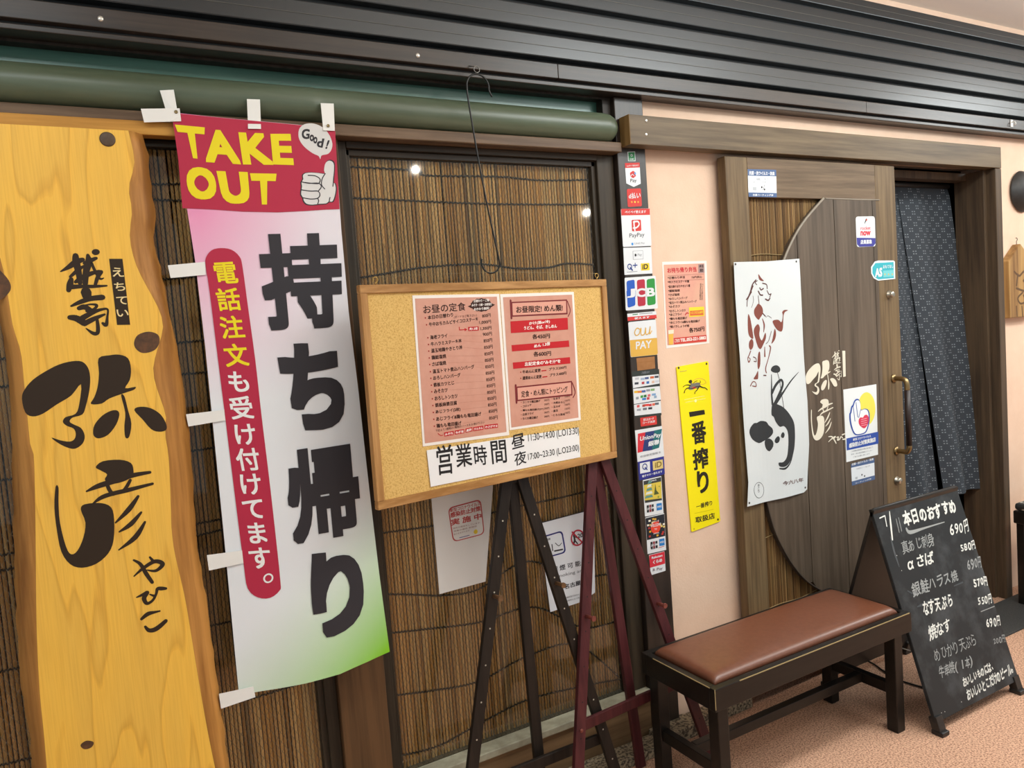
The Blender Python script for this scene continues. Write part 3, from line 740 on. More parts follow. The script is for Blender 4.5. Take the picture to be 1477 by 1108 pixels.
obj('frame_rail', bbox_(0, BW, BH-fw, BH, -.018, 0), FRM, cork); obj('frame_rail', bbox_(0, BW, 0, fw, -.018, 0), FRM, cork)
obj('frame_stile', bbox_(0, fw, fw, BH-fw, -.018, 0), FRMZ, cork); obj('frame_stile', bbox_(BW-fw, BW, fw, BH-fw, -.018, 0), FRMZ, cork)
obj('cork_panel', bbox_(fw-.002, BW-fw+.002, fw-.002, BH-fw+.002, -.014, -.007, 0), CORK, cork)
for px in (538, 865):
    b = BM(); a = {538: .052, 865: .848}[px]; p = bo+BU*a+BVv*BH-BN*.009
    tube(b, [p, p+BVv*.006], .0015, 6); c = p+BVv*.013
    tube(b, [c+BU*(.007*math.sin(t))-BVv*(.007*math.cos(t)) for t in [2*math.pi*k/14*.9 for k in range(15)]], .0013, 6, cap=False)
    o = obj('screw_eye', b, mat('brass_eye', '#c9a35c', .3, metal=.8), cork)
b = BM(); hb = Vector((HK.x-.002, -.095, 1.667))
tube(b, [bo+BU*.052+BVv*(BH+.02)-BN*.009, hb, bo+BU*.848+BVv*(BH+.02)-BN*.009], .0005, 5); obj('hanging_cord', b, mat('nylon_cord', '#a08a5c', .4), cork)

def bsheet(conv): return Sheet(bo-BN*.0068, BU, BVv, conv)
LAM = mat('laminated_paper', '#f2e9e0', .25, spec=.6); SALM = mat('salmon_print', '#d29a84', .3, col2='#ca8f79', nscale=14, spec=.6); BRN = ink('#3a1d14', .3); CRIM = ink('#c02228', .3); LWHT = ink('#f4ece4', .3)
M6 = K(500, 380, 3.0775)
A = K(590, 410, 4.4333)
s = bsheet(A); s.base([(20, 72), (575, 62), (640, 965), (88, 1038)], LAM, .001)
s.poly([(36, 92), (560, 80), (622, 945), (100, 1018)], SALM, 1)
s.txt('お昼の定食', (92, 190), (362, 168), (85, 135), BRN, 2, .012)
# black scalloped burst
cx, cy = 460, 135
s.poly([(cx+(66+(4 if k % 2 else 0))*math.cos(k*math.pi/14), cy-2+(40+(4 if k % 2 else 0))*math.sin(k*math.pi/14)-.1*0) for k in range(28)], BRN, 2)
s.poly([(373, 142), (395, 132), (525, 122), (548, 132), (525, 146), (395, 154)], BRN, 2)
for t, y in (('日替わり・ご飯', 116), ('みそ汁・小鉢・お新香付', 142), ('おかわり無料!', 168)):
    s.txt(t, (cx-(62 if '鉢' in t else 48), y+2), (cx+(66 if '鉢' in t else 50), y-6), (cx-(62 if '鉢' in t else 48), y-16), LWHT, 3, .02)
DOT = ink('#a2302a', .3)
items = [('本日の日替わり', 228, 110, 280, '800円', 466, 520, 212, (118, 228)), ('牛中おちカルビサイコロステーキ', 272, 118, 440, '1,000円', 448, 522, 254, None), (None, 0, 0, 0, '1,300円', 455, 525, 293, None),
         ('海老フライ', 355, 126, 243, '900円', 470, 528, 330, None), ('牛ハラミステーキ丼', 398, 130, 335, '850円', 475, 530, 371, None), ('温玉地鶏やきとり丼', 440, 132, 340, '850円', 478, 533, 413, None),
         ('鶏鮭塩焼', 484, 135, 236, '850円', 480, 535, 455, None), ('さば塩焼', 526, 138, 236, '850円', 483, 538, 496, None), ('温玉トマト煮込ハンバーグ', 572, 142, 415, '850円', 486, 540, 537, None), ('おろしハンバーグ', 614, 145, 327, '850円', 488, 543, 578, None),
         ('鉄板カツとじ', 658, 148, 287, '850円', 492, 546, 619, None), ('みそカツ', 700, 151, 245, '850円', 495, 549, 660, None), ('おろしトンカツ', 745, 155, 308, '850円', 498, 552, 701, None), ('鉄板麻婆豆腐', 788, 158, 305, '850円', 500, 555, 741, None),
         ('あじフライ(2枚)', 832, 161, 327, '850円', 503, 558, 781, None), ('あじフライ&鶏もも竜田揚げ', 876, 164, 460, '850円', 507, 562, 822, None), ('鶏もも竜田揚げ', 920, 167, 333, '850円', 510, 565, 865, None)]
for t, y, x0, x1, pr, p0, p1, py, _ in items:
    if t:
        k = .115
        s.txt(t, (x0+8, y), (x1, y-k*(x1-x0)), (x0+6, y-27), BRN, 2, .022)
        s.disc((x0-8, y-12), .0022, DOT, 2, 10)
        s.stroke([(x1+10, y-12-k*(x1-x0)), (p0-8, py+2)], .8, ink('#b0705c', .3), 2, 0)
    s.txt(pr, (p0, py+4), (p1, py-2), (p0-1, py-20), BRN, 2, .012)
s.txt('(ボードをご覧下さい)', (285, 222), (432, 208), (285, 203), BRN, 2, .0)
s.stroke([(318, 275), (320, 293), (365, 290)], 5, CRIM, 2, 0); s.poly([(352, 280), (370, 289), (354, 302)], CRIM, 2)
s.poly([(375, 274), (442, 270), (444, 296), (377, 300)], CRIM, 2); s.txt('肉1.5倍', (384, 295), (436, 291), (384, 278), LWHT, 3, .02)
s.txt('下記より1種類の1種類のソースをお選び下さい', (168, 946), (480, 890), (166, 930), BRN, 2, 0)
s.stroke([(183, 955), (200, 968), (215, 965)], 4, CRIM, 2, 0)
for t, x0, x1, y in (('みぞれ', 222, 283, 972), ('ねぎ塩', 290, 350, 960), ('黒酢', 358, 402, 948), ('タルタル', 408, 472, 938), ('わさびマヨ', 480, 565, 925)):
    s.poly([(x0, y-24), (x1, y-34), (x1+1, y-8), (x0+1, y+2)], CRIM, 2); s.txt(t, (x0+5, y-3), (x1-4, y-12), (x0+5, y-19), LWHT, 3, .02)
s.done('menu_poster', None, None, 'laminated salmon lunch set menu with a long price list, left one on the cork board', 'menu', 'menus on the cork board')

A = K(710, 410, 3.8205)
s = bsheet(A); s.base([(42, 55), (448, 42), (487, 748), (95, 805)], LAM, .001)
s.poly([(58, 72), (438, 58), (474, 735), (104, 790)], SALM, 1)
DKR = ink('#7a2a2c', .3); SAL2 = ink('#dca08c', .3)
def scroll(x0, y0, x1, y1, k, t, bd):
    s.poly([(x0, y0), (x1, y0-k), (x1+3, y1-k), (x0+3, y1)], DKR, 2); s.poly([(x0+6, y0+7), (x1-6, y0-k+8), (x1-4, y1-k-8), (x0+9, y1-8)], SAL2, 3)
    s.stroke([(x0-3, y0-8), (x0+2, y1+8)], 11, DKR, 2, 0)
    s.stroke([(x1+2, y0-k+10), (x1+18, y0-k+60), (x1+6, y1-k+12)], 5, DKR, 2)
    s.txt(t, (x0+28, y1-20), (x1-24, y1-k-18), (x0+26, y0+24), BRN, 4, bd)
scroll(102, 98, 410, 180, 14, 'お昼限定! めん類!', .02)
scroll(130, 565, 437, 645, 32, '定食・めん類にトッピング', .012)
for (x0, y0, x1, y1, k), ts in (((98, 205, 413, 270, 20), (('かけ(温or冷)', 200, 315, 228, 20), ('うどん、そば、きしめん', 172, 354, 252, 20))), ((((104, 336, 420, 371, 26)), (('めん 1.3倍', 228, 316, 352, 20),))), ((111, 432, 426, 467, 30), (('左記定食の"みそ汁"を', 176, 374, 452, 22),))):
    s.poly([(x0, y0), (x1, y0-k), (x1+3, y1-k), (x0+3, y1)], CRIM, 2)
    for t, a0, a1, y, h in ts: s.txt(t, (a0, y), (a1, y-k*.6), (a0, y-h), LWHT, 3, .028)
s.txt('各450円', (219, 304), (316, 298), (219, 276), BRN, 2, .025); s.txt('各600円', (225, 400), (322, 394), (225, 372), BRN, 2, .025)
for t, x0, x1, y, k in (('牛めんに変更', 165, 265, 494, 10), ('通常めんに変更', 165, 270, 528, 10)):
    s.txt(t, (x0, y), (x1, y-k), (x0, y-20), BRN, 2, .025); s.disc((x0-10, y-9), .0022, DOT, 2, 10); s.stroke([(x1+6, y-k-6), (x1+30, y-k-9)], 5, CRIM, 2, 0)
s.txt('プラス200円', (310, 478), (406, 466), (310, 461), BRN, 2, .02); s.txt('プラス400円', (314, 511), (406, 498), (314, 493), BRN, 2, .02)
for i, (t, t2) in enumerate((('カニカマ磯辺揚げ', 'なます'), ('コロッケ', '大根おろし'), ('鶏もも竜田揚げ(2ケ)', '玉ネギ'), ('白身フライ', '温玉'), ('ちくわ磯辺揚げ', 'とろろ昆布'))):
    y = 658+i*22.5; L = 12*len(t)
    s.txt(t, (166, y), (166+min(L, 115), y-8), (166, y-14), BRN, 2, .02); s.disc((158, y-6), .0014, DOT, 2, 8); s.txt('200円', (284, y-12), (312, y-14), (284, y-24), BRN, 2, 0)
    s.txt(t2, (334, y-20), (334+13*len(t2), y-25), (334, y-33), BRN, 2, .02); s.disc((327, y-26), .0014, DOT, 2, 8); s.txt('100円', (398, y-32), (426, y-35), (398, y-44), BRN, 2, 0)
s.done('menu_poster', None, None, 'laminated salmon noodle menu with red bands and scroll headings, right one on the cork board', 'menu', 'menus on the cork board')

A = M6
s = bsheet(A); s.o = s.o+BN*.0018; s.base([(355, 830), (1030, 728), (1037, 860), (373, 992)], mat('white_copy_paper', '#eceae8', .6), .0006)
PEN = ink('#201d1e')
for ch, q in zip('営業時間', [((395, 812), (468, 800), (474, 932), (404, 942)), ((478, 806), (552, 795), (558, 898), (488, 908)), ((560, 808), (618, 806), (626, 892), (570, 902)), ((636, 790), (704, 782), (712, 884), (646, 892))]):
    s.cell(ch, *q, PEN, 1, .010, em=False)
s.txt('昼', (732, 828), (790, 812), (730, 765), PEN, 1, .012); s.txt('夜', (745, 902), (798, 886), (742, 842), PEN, 1, .008)
s.txt('11:30~14:00 (L.O13:30)', (806, 800), (1032, 765), (803, 758), PEN, 1, .006); s.txt('17:00~23:30 (L.O23:00)', (806, 882), (1032, 838), (803, 845), PEN, 1, .006)
s.done('hours_notice', None, None, 'white paper strip with handwritten opening hours, pinned below the menus', 'notice')

# ------------------------------------------------------------------ papers on the glass
A = K(600, 680, 5.0346); GY = .0436
PAPER = mat('white_paper', '#e6e2dc', .65)
s = flat(GY, A); s.base([(100, 60), (553, -30), (558, 120), (505, 800), (170, 892)], PAPER, .0005)
PK = ink('#c0504c')
o_ = s.rrect((230, 265), (470, 200), (498, 455), (268, 515), .018)
i_ = s.rrect((238, 272), (463, 211), (490, 450), (275, 506), .016)
s.poly2(o_, PK, 1); s.poly2(i_, ink('#e6e2dc'), 2)
for t, a, b_, h, bd in (('新型コロナウイルス', (248, 298), (466, 244), 26, .02), ('感染防止対策', (250, 338), (470, 285), 38, .03), ('実 施 中', (255, 395), (476, 345), 46, .03)):
    s.txt(t, a, b_, (a[0]-4, a[1]-h), PK, 3, bd)
for k in range(3):
    s.txt(('換気の徹底をしています', '消毒の徹底 実施店', '皆さまを守ります')[k], (268+3*k, 420+22*k), (462-22*k-30*(k == 2), 378+24*k+8*(k == 2)), (267+3*k, 408+22*k), ink('#9a6a60'), 3, 0)
s.disc((432, 438), .007, ink('#e8c83a'), 3); s.stroke([(315, 482), (385, 464)], 5, ink('#6f6a9a'), 3, 0)
s.done('infection_notice', None, None, 'white sheet with red stamp-like frame taped on the glass under the cork board', 'notice')
s = flat(GY, A); s.base([(890, 378), (1225, 290), (1290, 260), (1300, 880), (1210, 945), (975, 1022)], mat('white_plastic_card', '#e4e6ea', .35), .0006)
s.poly([(890, 374), (1225, 286), (1225, 292), (890, 381)], DKINK, 2)
NV = ink('#2c2f72'); RD = ink('#b9283c')
o_ = s.rrect((895, 478), (1062, 428), (1090, 590), (940, 632), .016); i_ = s.rrect((905, 486), (1053, 441), (1078, 583), (947, 620), .013)
s.poly2(o_, NV, 1); s.poly2(i_, ink('#e4e6ea'), 2)
for x in (962, 985): s.stroke([(x, 530), (x+6, 575)], 7, DKINK, 3, 0)
s.stroke([(1005, 578), (1062, 566)], 10, DKINK, 3, 0); s.stroke([(1010, 520), (1035, 540), (1055, 520)], 5, DKINK, 3); s.txt('喫煙', (945, 505), (975, 497), (943, 490), DKINK, 3, .01)
c = s.L((1172, 482)); s.ring2(c, .0255, .005, RD, 2)
s.disc((1146, 445), .0042, DKINK, 2); s.stroke([(1145, 462), (1152, 500), (1142, 528)], 13, DKINK, 2, 0); s.stroke([(1150, 498), (1172, 525)], 8, DKINK, 2, 0); s.stroke([(1140, 470), (1165, 480)], 6, DKINK, 2, 0)
s.txt('20', (1172, 486), (1212, 476), (1170, 455), DKINK, 2, .02); s.stroke([(1132, 440), (1215, 525)], 9, RD, 3, 0)
s.txt('喫 煙 可 能 店', (990, 735), (1250, 672), (985, 695), DKINK, 1, .015); s.txt('Smoking area', (1010, 785), (1240, 728), (1008, 755), ink('#5a5a60'), 1, 0)
s.txt('名古屋市', (1078, 858), (1235, 812), (1075, 822), DKINK, 1, .025)
s.txt('20歳未満の方は立ち入れません', (1085, 925), (1240, 885), (1084, 912), DKINK, 1, 0); s.txt('従業員も立入禁止です', (1090, 948), (1225, 912), (1089, 936), DKINK, 1, 0)
s.done('smoking_notice', None, None, 'white smoking-area card with round red no-entry mark on the glass behind the easels', 'notice')

# ------------------------------------------------------------------ easels
def on_leg(a, f, px, py):
    best = None
    for k in range(1001):
        p = Vector(a).lerp(Vector(f), k/1000); d = p-CAM; z = d.dot(_f)
        e = (IMG_W/2+FPX*d.dot(CR)/z-px)**2+(IMG_H/2-FPX*d.dot(CU)/z-py)**2
        if best is None or e < best[0]: best = (e, p)
    return best[1]
def easel(label, wm, apex, spread, feet, rail, pegs, pegm, holes, hm):
    ax, ay, az = apex
    r = empty('display_easel', (sum(f[0] for f in feet[:2])/2, sum(f[1] for f in feet)/3, 0), label, 'easel', 'easels under the cork board')
    tops = [(ax-spread, ay, az), (ax+spread, ay, az)]
    for tp, ft in zip(tops, feet[:2]):
        b = BM(); bar(b, tp, ft, .036, .016); lg = obj('front_leg', b, wm, r)
        tp_, ft_ = Vector(tp), Vector(ft); d = (ft_-tp_).normalized(); nrm_ = (Vector((0, -1, 0))-d*d.dot(Vector((0, -1, 0)))).normalized()
        b = BM(); L = (ft_-tp_).length; k = .14
        while k < L-.1:
            p = tp_+d*k+nrm_*.0082
            s_ = d.cross(nrm_); vs = [b.verts.new(p+(s_*math.cos(t*math.pi/5)+d*math.sin(t*math.pi/5))*.0026) for t in range(10)]
            b.faces.new(vs); k += holes
        o = obj('peg_hole', b, hm, lg); join(lg, o)
    b = BM(); bar(b, (ax, ay+.012, az), feet[2], .034, .016); obj('rear_leg', b, wm, r)
    b = BM(); box(b, (ax-spread-.018, ay-.004, az-.03), (ax+spread+.018, ay+.02, az+.012), .002); obj('top_block', b, wm, r)
    rail_z = on_leg(tops[rail[0]], feet[rail[0]], *rail[1]).z
    def at_z(i, z):
        a, f = Vector(tops[i]), Vector(feet[i]); return a.lerp(f, (a.z-z)/(a.z-f.z))
    p, q = at_z(0, rail_z), at_z(1, rail_z)
    b = BM(); bar(b, p+Vector((.0, .0142, 0)), q+Vector((0, .0142, 0)), .034, .012, (0, 1, 0)); obj('cross_rail', b, wm, r)
    b = BM(); lathe(b, [(.006, 0), (.006, .002), (.003, .004), (.0005, .0044)], p+Vector((0, -.008, 0)), 'y', 12); obj('bolt_cap', b, pegm, r)
    for i, (px, py) in pegs:
        p = on_leg(tops[i], feet[i], px, py)
        b = BM(); tube(b, [p+Vector((0, -.006, 0)), p+Vector((.004, -.03, .0)), p+Vector((.005, -.036, 0))], [.006, .006, .0062], 12)
        tube(b, [p+Vector((.005, -.0365, 0)), p+Vector((.0055, -.0425, 0))], [.0085, .0085], 14); obj('peg', b, pegm, r)
    return r
BLKW = wood('black_easel_wood', '#2a221c', '#1c1713', 'z', .4); REDW = wood('maroon_easel_wood', '#552829', '#421d1f', 'z', .38)
DOTP = mat('pale_hole_rim', '#b8ad9c', .5); DOTD = mat('dark_hole', '#1a1010', .8)
PEGW = wood('peg_wood', '#7c5a3c', '#5d422b', 'y', .45); PEGR = wood('maroon_peg_wood', '#87483c', '#6d362e', 'y', .45)
easel('black three-legged display easel under the middle of the cork board', BLKW, (1.115, -.075, 1.06), .022, [(.808, -.155, 0), (1.378, -.155, 0), (1.119, -.1, 0)], (1, (868, 1068)), [(0, C_ if False else (714, 859)), (1, (808, 838))], PEGW, .105, DOTP)
easel('dark red three-legged display easel under the right end of the cork board', REDW, (1.452, -.04, 1.07), .018, [(1.158, -.22, 0), (1.748, -.175, 0), (1.505, -.1, 0)], (0, (847, 1053)), [(0, (853, 888)), (1, (957, 866))], PEGR, .105, DOTD)
# ------------------------------------------------------------------ stickers on the dark post
S1 = K(860, 200, 4.617); S2 = K(880, 380, 4.62); S3 = K(880, 590, 4.26)
VW = mat('white_vinyl', '#dde0e2', .4); VR = ink('#cf3a35'); VG = ink('#2e7d4a'); VB = ink('#2b3f86'); VK = ink('#2a2a2c'); GREY = ink('#8d9096'); GOLD = ink('#d9ab4c')
def post_sheet(conv): return flat(-.0001, conv)
G = 'payment stickers on the dark post'
def fin(s, label): return s.done('payment_sticker', None, None, label, 'sticker', G)
s = post_sheet(S1); s.base([(208, 88), (258, 86), (261, 150), (212, 150)], VW, .0004)
s.poly([(212, 92), (255, 90), (257, 146), (216, 147)], VG, 1); s.ring2(s.L((234, 112)), .0036, .0014, VW, 2); s.txt('OK', (222, 143), (250, 142), (222, 132), VW, 2, .01); fin(s, 'tiny green square sticker, topmost on the dark post')
s = post_sheet(S1); s.base([(190, 163), (288, 160), (296, 300), (250, 322), (200, 298)], VW, .0004)
s.poly([(190, 163), (288, 160), (289, 192), (192, 196)], VR, 1); s.txt('merカード使えます', (202, 188), (280, 184), (202, 176), VW, 2, .02)
s.poly([(224, 228), (244, 214), (262, 226), (263, 250), (245, 264), (226, 252)], VR, 1); s.stroke([(228, 250), (240, 238), (250, 248)], 4, VW, 2); s.poly([(252, 222), (264, 228), (262, 244), (252, 236)], ink('#6a9fd0'), 2)
s.txt('Pay', (226, 298), (268, 296), (226, 268), VK, 2, 0); fin(s, 'white pennant-shaped payment sticker with red top and red cube')
s = post_sheet(S1); s.base([(203, 336), (297, 331), (304, 450), (210, 456)], VR, .0004, r=.006)
s.txt('d払い', (216, 402), (294, 396), (216, 362), VW, 1, .02)
for x, c in ((236, '#f0a43c'), (257, '#f6cf4a'), (278, '#f0a43c')): s.disc((x, 422), .0034, ink(c), 1, 12)
fin(s, 'small red rounded sticker with white writing and three yellow dots')
s = post_sheet(S1); s.base([(163, 468), (356, 465), (368, 714), (178, 722)], VW, .0004, r=.004)
s.poly([(165, 468), (355, 466), (357, 508), (167, 512)], VR, 1); s.txt('ペイペイ使えます', (190, 500), (330, 496), (190, 480), VW, 2, .02)
o_ = s.rrect((234, 542), (296, 539), (300, 614), (238, 618), .005); s.poly2(o_, VR, 1)
s.stroke([(256, 612), (250, 570), (252, 552)], 10, VW, 2); s.stroke([(246, 556), (275, 552), (284, 572), (268, 592), (246, 596)], 9, VW, 2)
s.txt('PayPay', (220, 668), (320, 660), (220, 632), VK, 1, .004); s.disc((240, 702), .0045, ink('#3a8fd8'), 1); s.txt('LINE Pay', (255, 708), (322, 703), (255, 694), GREY, 1, 0); fin(s, 'large white sticker with red top band and red rounded P mark')
s = post_sheet(S1); s.base([(180, 728), (366, 722), (374, 898), (188, 908)], VW, .0004)
s.poly([(242, 748), (310, 745), (313, 803), (244, 806)], GREY, 1); s.poly([(244, 750), (308, 747), (311, 801), (246, 804)], VW, 2); s.disc((260, 776), .0042, VK, 3, 14, 1.15); s.txt('Pay', (274, 788), (302, 786), (274, 766), GREY, 3, 0)
s.ring2(s.L((222, 853)), .0085, .0034, VB, 1); s.stroke([(226, 860), (240, 876)], 9, VB, 1, 0); s.stroke([(258, 830), (258, 858)], 6, VB, 1, 0); s.stroke([(244, 845), (271, 843)], 6, VB, 1, 0)
s.poly([(296, 832), (352, 828), (355, 876), (299, 879)], ink('#eecb2c'), 1); s.txt('iD', (306, 872), (344, 868), (306, 838), VK, 2, .03); s.stroke([(203, 890), (272, 884)], 3, GREY, 1, 0); fin(s, 'white sticker with Q mark and yellow square, above the three-coloured card mark')
s = post_sheet(S2); s.base([(96, 96), (302, 82), (318, 300), (104, 315)], VW, .0005, r=.005)
for (q, c) in ((((108, 118), (162, 107), (168, 280), (116, 297)), '#2558b8'), (((177, 112), (230, 104), (236, 280), (184, 288)), '#b02a3e'), (((242, 107), (296, 98), (303, 272), (248, 282)), '#2f8f3e')):
    o_ = s.rrect(*q, .008); s.poly2(o_, ink(c), 1)
s.poly([(108, 185), (168, 180), (168, 222), (110, 228)], ink('#2558b8'), 1)
for ch, q in zip('JCB', [((112, 172), (165, 168), (166, 226), (112, 230)), ((172, 168), (234, 165), (235, 222), (173, 226)), ((240, 165), (296, 160), (298, 218), (241, 222))]): s.cell(ch, *[p for p in q], VW, 2, .035, em=False)
fin(s, 'large white sticker with blue, red and green stripes and three white letters')
s = post_sheet(S2); s.base([(114, 336), (306, 318), (310, 366), (117, 384)], VW, .0004)
s.poly([(115, 358), (307, 342), (310, 366), (117, 384)], VR, 1); s.stroke([(150, 342), (182, 338)], 5, VG, 1, 0); s.stroke([(195, 337), (280, 330)], 4, GREY, 1, 0); s.txt('使えます', (160, 374), (262, 364), (160, 360), VW, 2, .03); fin(s, 'narrow white and red strip sticker above the gold and white card')
s = post_sheet(S2); s.base([(120, 392), (304, 374), (318, 608), (136, 626)], VW, .0005, r=.006)
o_ = [(s.L(p)) for p in [(130, 512), (311, 496), (317, 600), (310, 608), (144, 624), (137, 618)]]; s.poly2(o_, GOLD, 1)
s.stroke([(200, 442), (178, 432), (162, 460), (172, 480), (192, 470), (204, 432), (206, 476), (228, 470), (236, 430), (238, 472), (258, 462), (266, 422), (262, 470), (276, 450)], 6, GOLD, 2); s.txt('PAY', (170, 574), (274, 562), (170, 522), VW, 2, .02); fin(s, 'white and gold rounded sticker with gold lettering')
s = post_sheet(S2); s.base([(175, 632), (296, 620), (300, 700), (182, 716)], mat('brown_tape', '#a5713f', .5, col2='#94622f', nscale=30), .0004); s.stroke([(190, 660), (285, 650)], 2, ink('#94622f'), 1, 0); fin(s, 'plain brown paper tape square below the gold sticker')
s = post_sheet(S2); s.base([(143, 722), (326, 704), (342, 1012), (162, 1028)], mat('dark_vinyl', '#2c332f', .4), .0004)
s.txt('ご利用頂けます', (208, 738), (262, 732), (208, 722), GREY, 1, .01)
for a in (((147, 756), (324, 738), (329, 800), (152, 832)), ((152, 836), (330, 818), (338, 908), (158, 938)), ((158, 942), (336, 916), (341, 996), (163, 1016))): s.poly(a, VW, 1)
rnd = random.Random(4)
for x, y, c in ((178, 768, '#b9bcc2'), (215, 770, '#9fb0c8'), (243, 765, '#50608f'), (278, 760, '#c8643c'), (308, 756, '#4d4f58'), (175, 800, '#3c414a'), (218, 797, '#b0434c'), (250, 794, '#3a6cb0'), (285, 790, '#d8b8a0'), (312, 786, '#c8ccd2'),
                (172, 857, '#e0b23a'), (196, 856, '#d8803a'), (222, 853, '#4a5f9c'), (252, 846, '#8a8f98'), (282, 842, '#7fa870'), (180, 898, '#8a8f98'), (210, 888, '#3f9a4a'), (232, 884, '#2f6f3a'), (258, 880, '#d06a70'), (290, 874, '#7fa2c8'), (225, 904, '#3a7ac0'), (252, 900, '#c0404a'), (300, 890, '#8fa8c0'),
                (186, 952, '#d05a5a'), (222, 948, '#a84a3a'), (244, 944, '#d8443c'), (266, 944, '#c0404a'), (288, 940, '#d86a50'), (310, 935, '#5f646c'), (190, 976, '#9a9ea6'), (230, 970, '#6a6e76'), (266, 966, '#30343c')):
    w_, h_ = (13, 8) if rnd.random() < .6 else (9, 9)
    s.poly([(x-w_, y-h_+2), (x+w_, y-h_-1), (x+w_, y+h_-2), (x-w_, y+h_)], ink(c), 2)
fin(s, 'dark sticker with three white panels full of tiny card logos')
s = post_sheet(S2); s.base([(200, 1030), (308, 1014), (312, 1072), (205, 1088)], VR, .0004, r=.003)
s.txt('使えるカード', (220, 1052), (290, 1042), (220, 1034), VW, 1, .02); s.txt('コード決済', (215, 1072), (298, 1060), (215, 1056), VW, 1, .02); fin(s, 'small red rounded sticker with two lines of white writing')
s = post_sheet(S3); s.base([(152, 132), (318, 104), (332, 290), (168, 326)], VW, .0005)
for a, c in ((((170, 152), (220, 142), (200, 262), (168, 270)), '#d0303c'), (((216, 143), (275, 132), (258, 252), (198, 262)), '#2a3a70'), (((272, 132), (318, 122), (300, 238), (256, 252)), '#1f6a6c')): s.poly(a, ink(c), 1)
s.txt('UnionPay', (180, 205), (308, 178), (184, 170), VW, 2, .02); s.txt('銀聯', (232, 232), (300, 216), (234, 200), VW, 2, .03); s.txt('欢迎使用银联卡', (184, 302), (312, 272), (182, 288), GREY, 1, .01); fin(s, 'white sticker with slanted red, navy and teal stripes')
s = post_sheet(S3); s.base([(170, 324), (330, 290), (336, 400), (178, 440)], ink('#2d3184'), .0004)
s.poly([(182, 334), (243, 322), (246, 385), (184, 398)], VW, 1); s.ring2(s.L((212, 354)), .0095, .0036, VB, 2); s.stroke([(214, 360), (226, 372)], 7, VB, 2, 0)
s.poly([(260, 322), (322, 310), (326, 364), (263, 378)], ink('#d9c27a'), 1); s.txt('iD', (274, 364), (316, 354), (274, 328), ink('#8a7434'), 2, .03); s.txt('電子マネー使えます', (196, 422), (320, 390), (195, 408), VW, 1, .02); fin(s, 'dark blue sticker with white Q square and gold square')
def amex(s, q1, q2):
    (x, y), (X, Y) = q1, q2
    for k, c in enumerate(('#2b3f86', '#b02a3e', '#2f6f5a')): s.poly([(x+k*15, y+3-k*3), (x+12+k*15, y-k*3), (x+14+k*15, y+44-k*3), (x+2+k*15, y+47-k*3)], VK if k != 1 else ink('#8a3a40'), 2)
    s.txt('JCB', (x+2, y+32), (x+44, y+24), (x+2, y+18), VW, 3, .03)
    s.poly([(X, Y), (X+32, Y-6), (X+34, Y+36), (X+2, Y+42)], ink('#2c7bbf'), 2); s.txt('AMEX', (X+3, Y+26), (X+30, Y+21), (X+3, Y+14), VW, 3, .02)
s = post_sheet(S3); s.base([(200, 438), (314, 412), (328, 640), (214, 662)], VW, .0004, r=.003)
s.poly([(204, 444), (312, 418), (318, 560), (214, 578)], ink('#3a3d3a'), 1); s.txt('OSAKA', (236, 450), (284, 440), (236, 440), VW, 2, .01)
s.poly([(206, 468), (312, 445), (316, 548), (212, 562)], ink('#d6be4a'), 2)
for k in range(5): s.poly([(212+4*k, 550-22*k), (262-2*k, 540-22*k), (256-2*k, 526-22*k), (218+4*k, 534-22*k)], ink('#5f8f86' if k % 2 == 0 else '#d8ddd0'), 3)
s.poly([(276, 460), (283, 500), (300, 520), (268, 528), (272, 500)], ink('#4f5a2c'), 3)
for x, y, r in ((300, 475, .003), (295, 540, .004), (255, 470, .0025)): s.disc((x, y), r, ink('#8f9a34'), 3, 8)
amex(s, (224, 590), (284, 582)); fin(s, 'white sticker with a small yellow castle picture over two card marks')
s = post_sheet(S3); s.base([(216, 668), (332, 640), (344, 866), (230, 892)], VW, .0004)
s.poly([(217, 672), (331, 645), (338, 780), (226, 806)], ink('#23252c'), 1)
for k in range(26):
    x = 224+rnd.random()*100; y = 680-(x-220)*.23+rnd.random()*110
    s.poly([(x, y), (x+12, y-3), (x+13, y+8), (x+1, y+11)], ink(rnd.choice(['#d9a53a', '#e6e0cf', '#b23a34', '#e0c878'])), 2)
c = s.L((278, 728)); s.poly2([c+Vector((math.cos(k*.2094), math.sin(k*.2094)))*.0215 for k in range(30)], ink('#e0432e'), 3)
s.txt('ようこそ', (258, 700), (298, 692), (258, 688), VW, 4, .015); s.txt('WELCOME', (246, 728), (310, 716), (246, 710), VW, 4, .02); s.txt('TO', (270, 744), (286, 741), (270, 734), VW, 4, .01); s.txt('JAPAN', (264, 772), (298, 766), (264, 762), VW, 4, .01)
amex(s, (247, 815), (300, 800)); s.stroke([(252, 862), (275, 857)], 3, GREY, 2, 0); s.stroke([(298, 852), (330, 844)], 3, ink('#c86a6a'), 2, 0); fin(s, 'black-topped sticker with a big red-orange round over two card marks')
s = post_sheet(S3); s.base([(238, 898), (334, 874), (341, 994), (250, 1022)], VW, .0004, r=.003)
s.poly([(239, 900), (333, 876), (337, 950), (244, 976)], ink('#cf2f3d'), 1); s.txt('Rakuten', (254, 922), (320, 906), (254, 908), VW, 2, .03); s.txt('くらめ', (262, 954), (318, 938), (262, 932), VW, 2, .035); s.txt('R Pay', (262, 1004), (322, 990), (262, 982), ink('#6a4a58'), 2, .0); fin(s, 'red and white rounded sticker, lowest on the dark post')

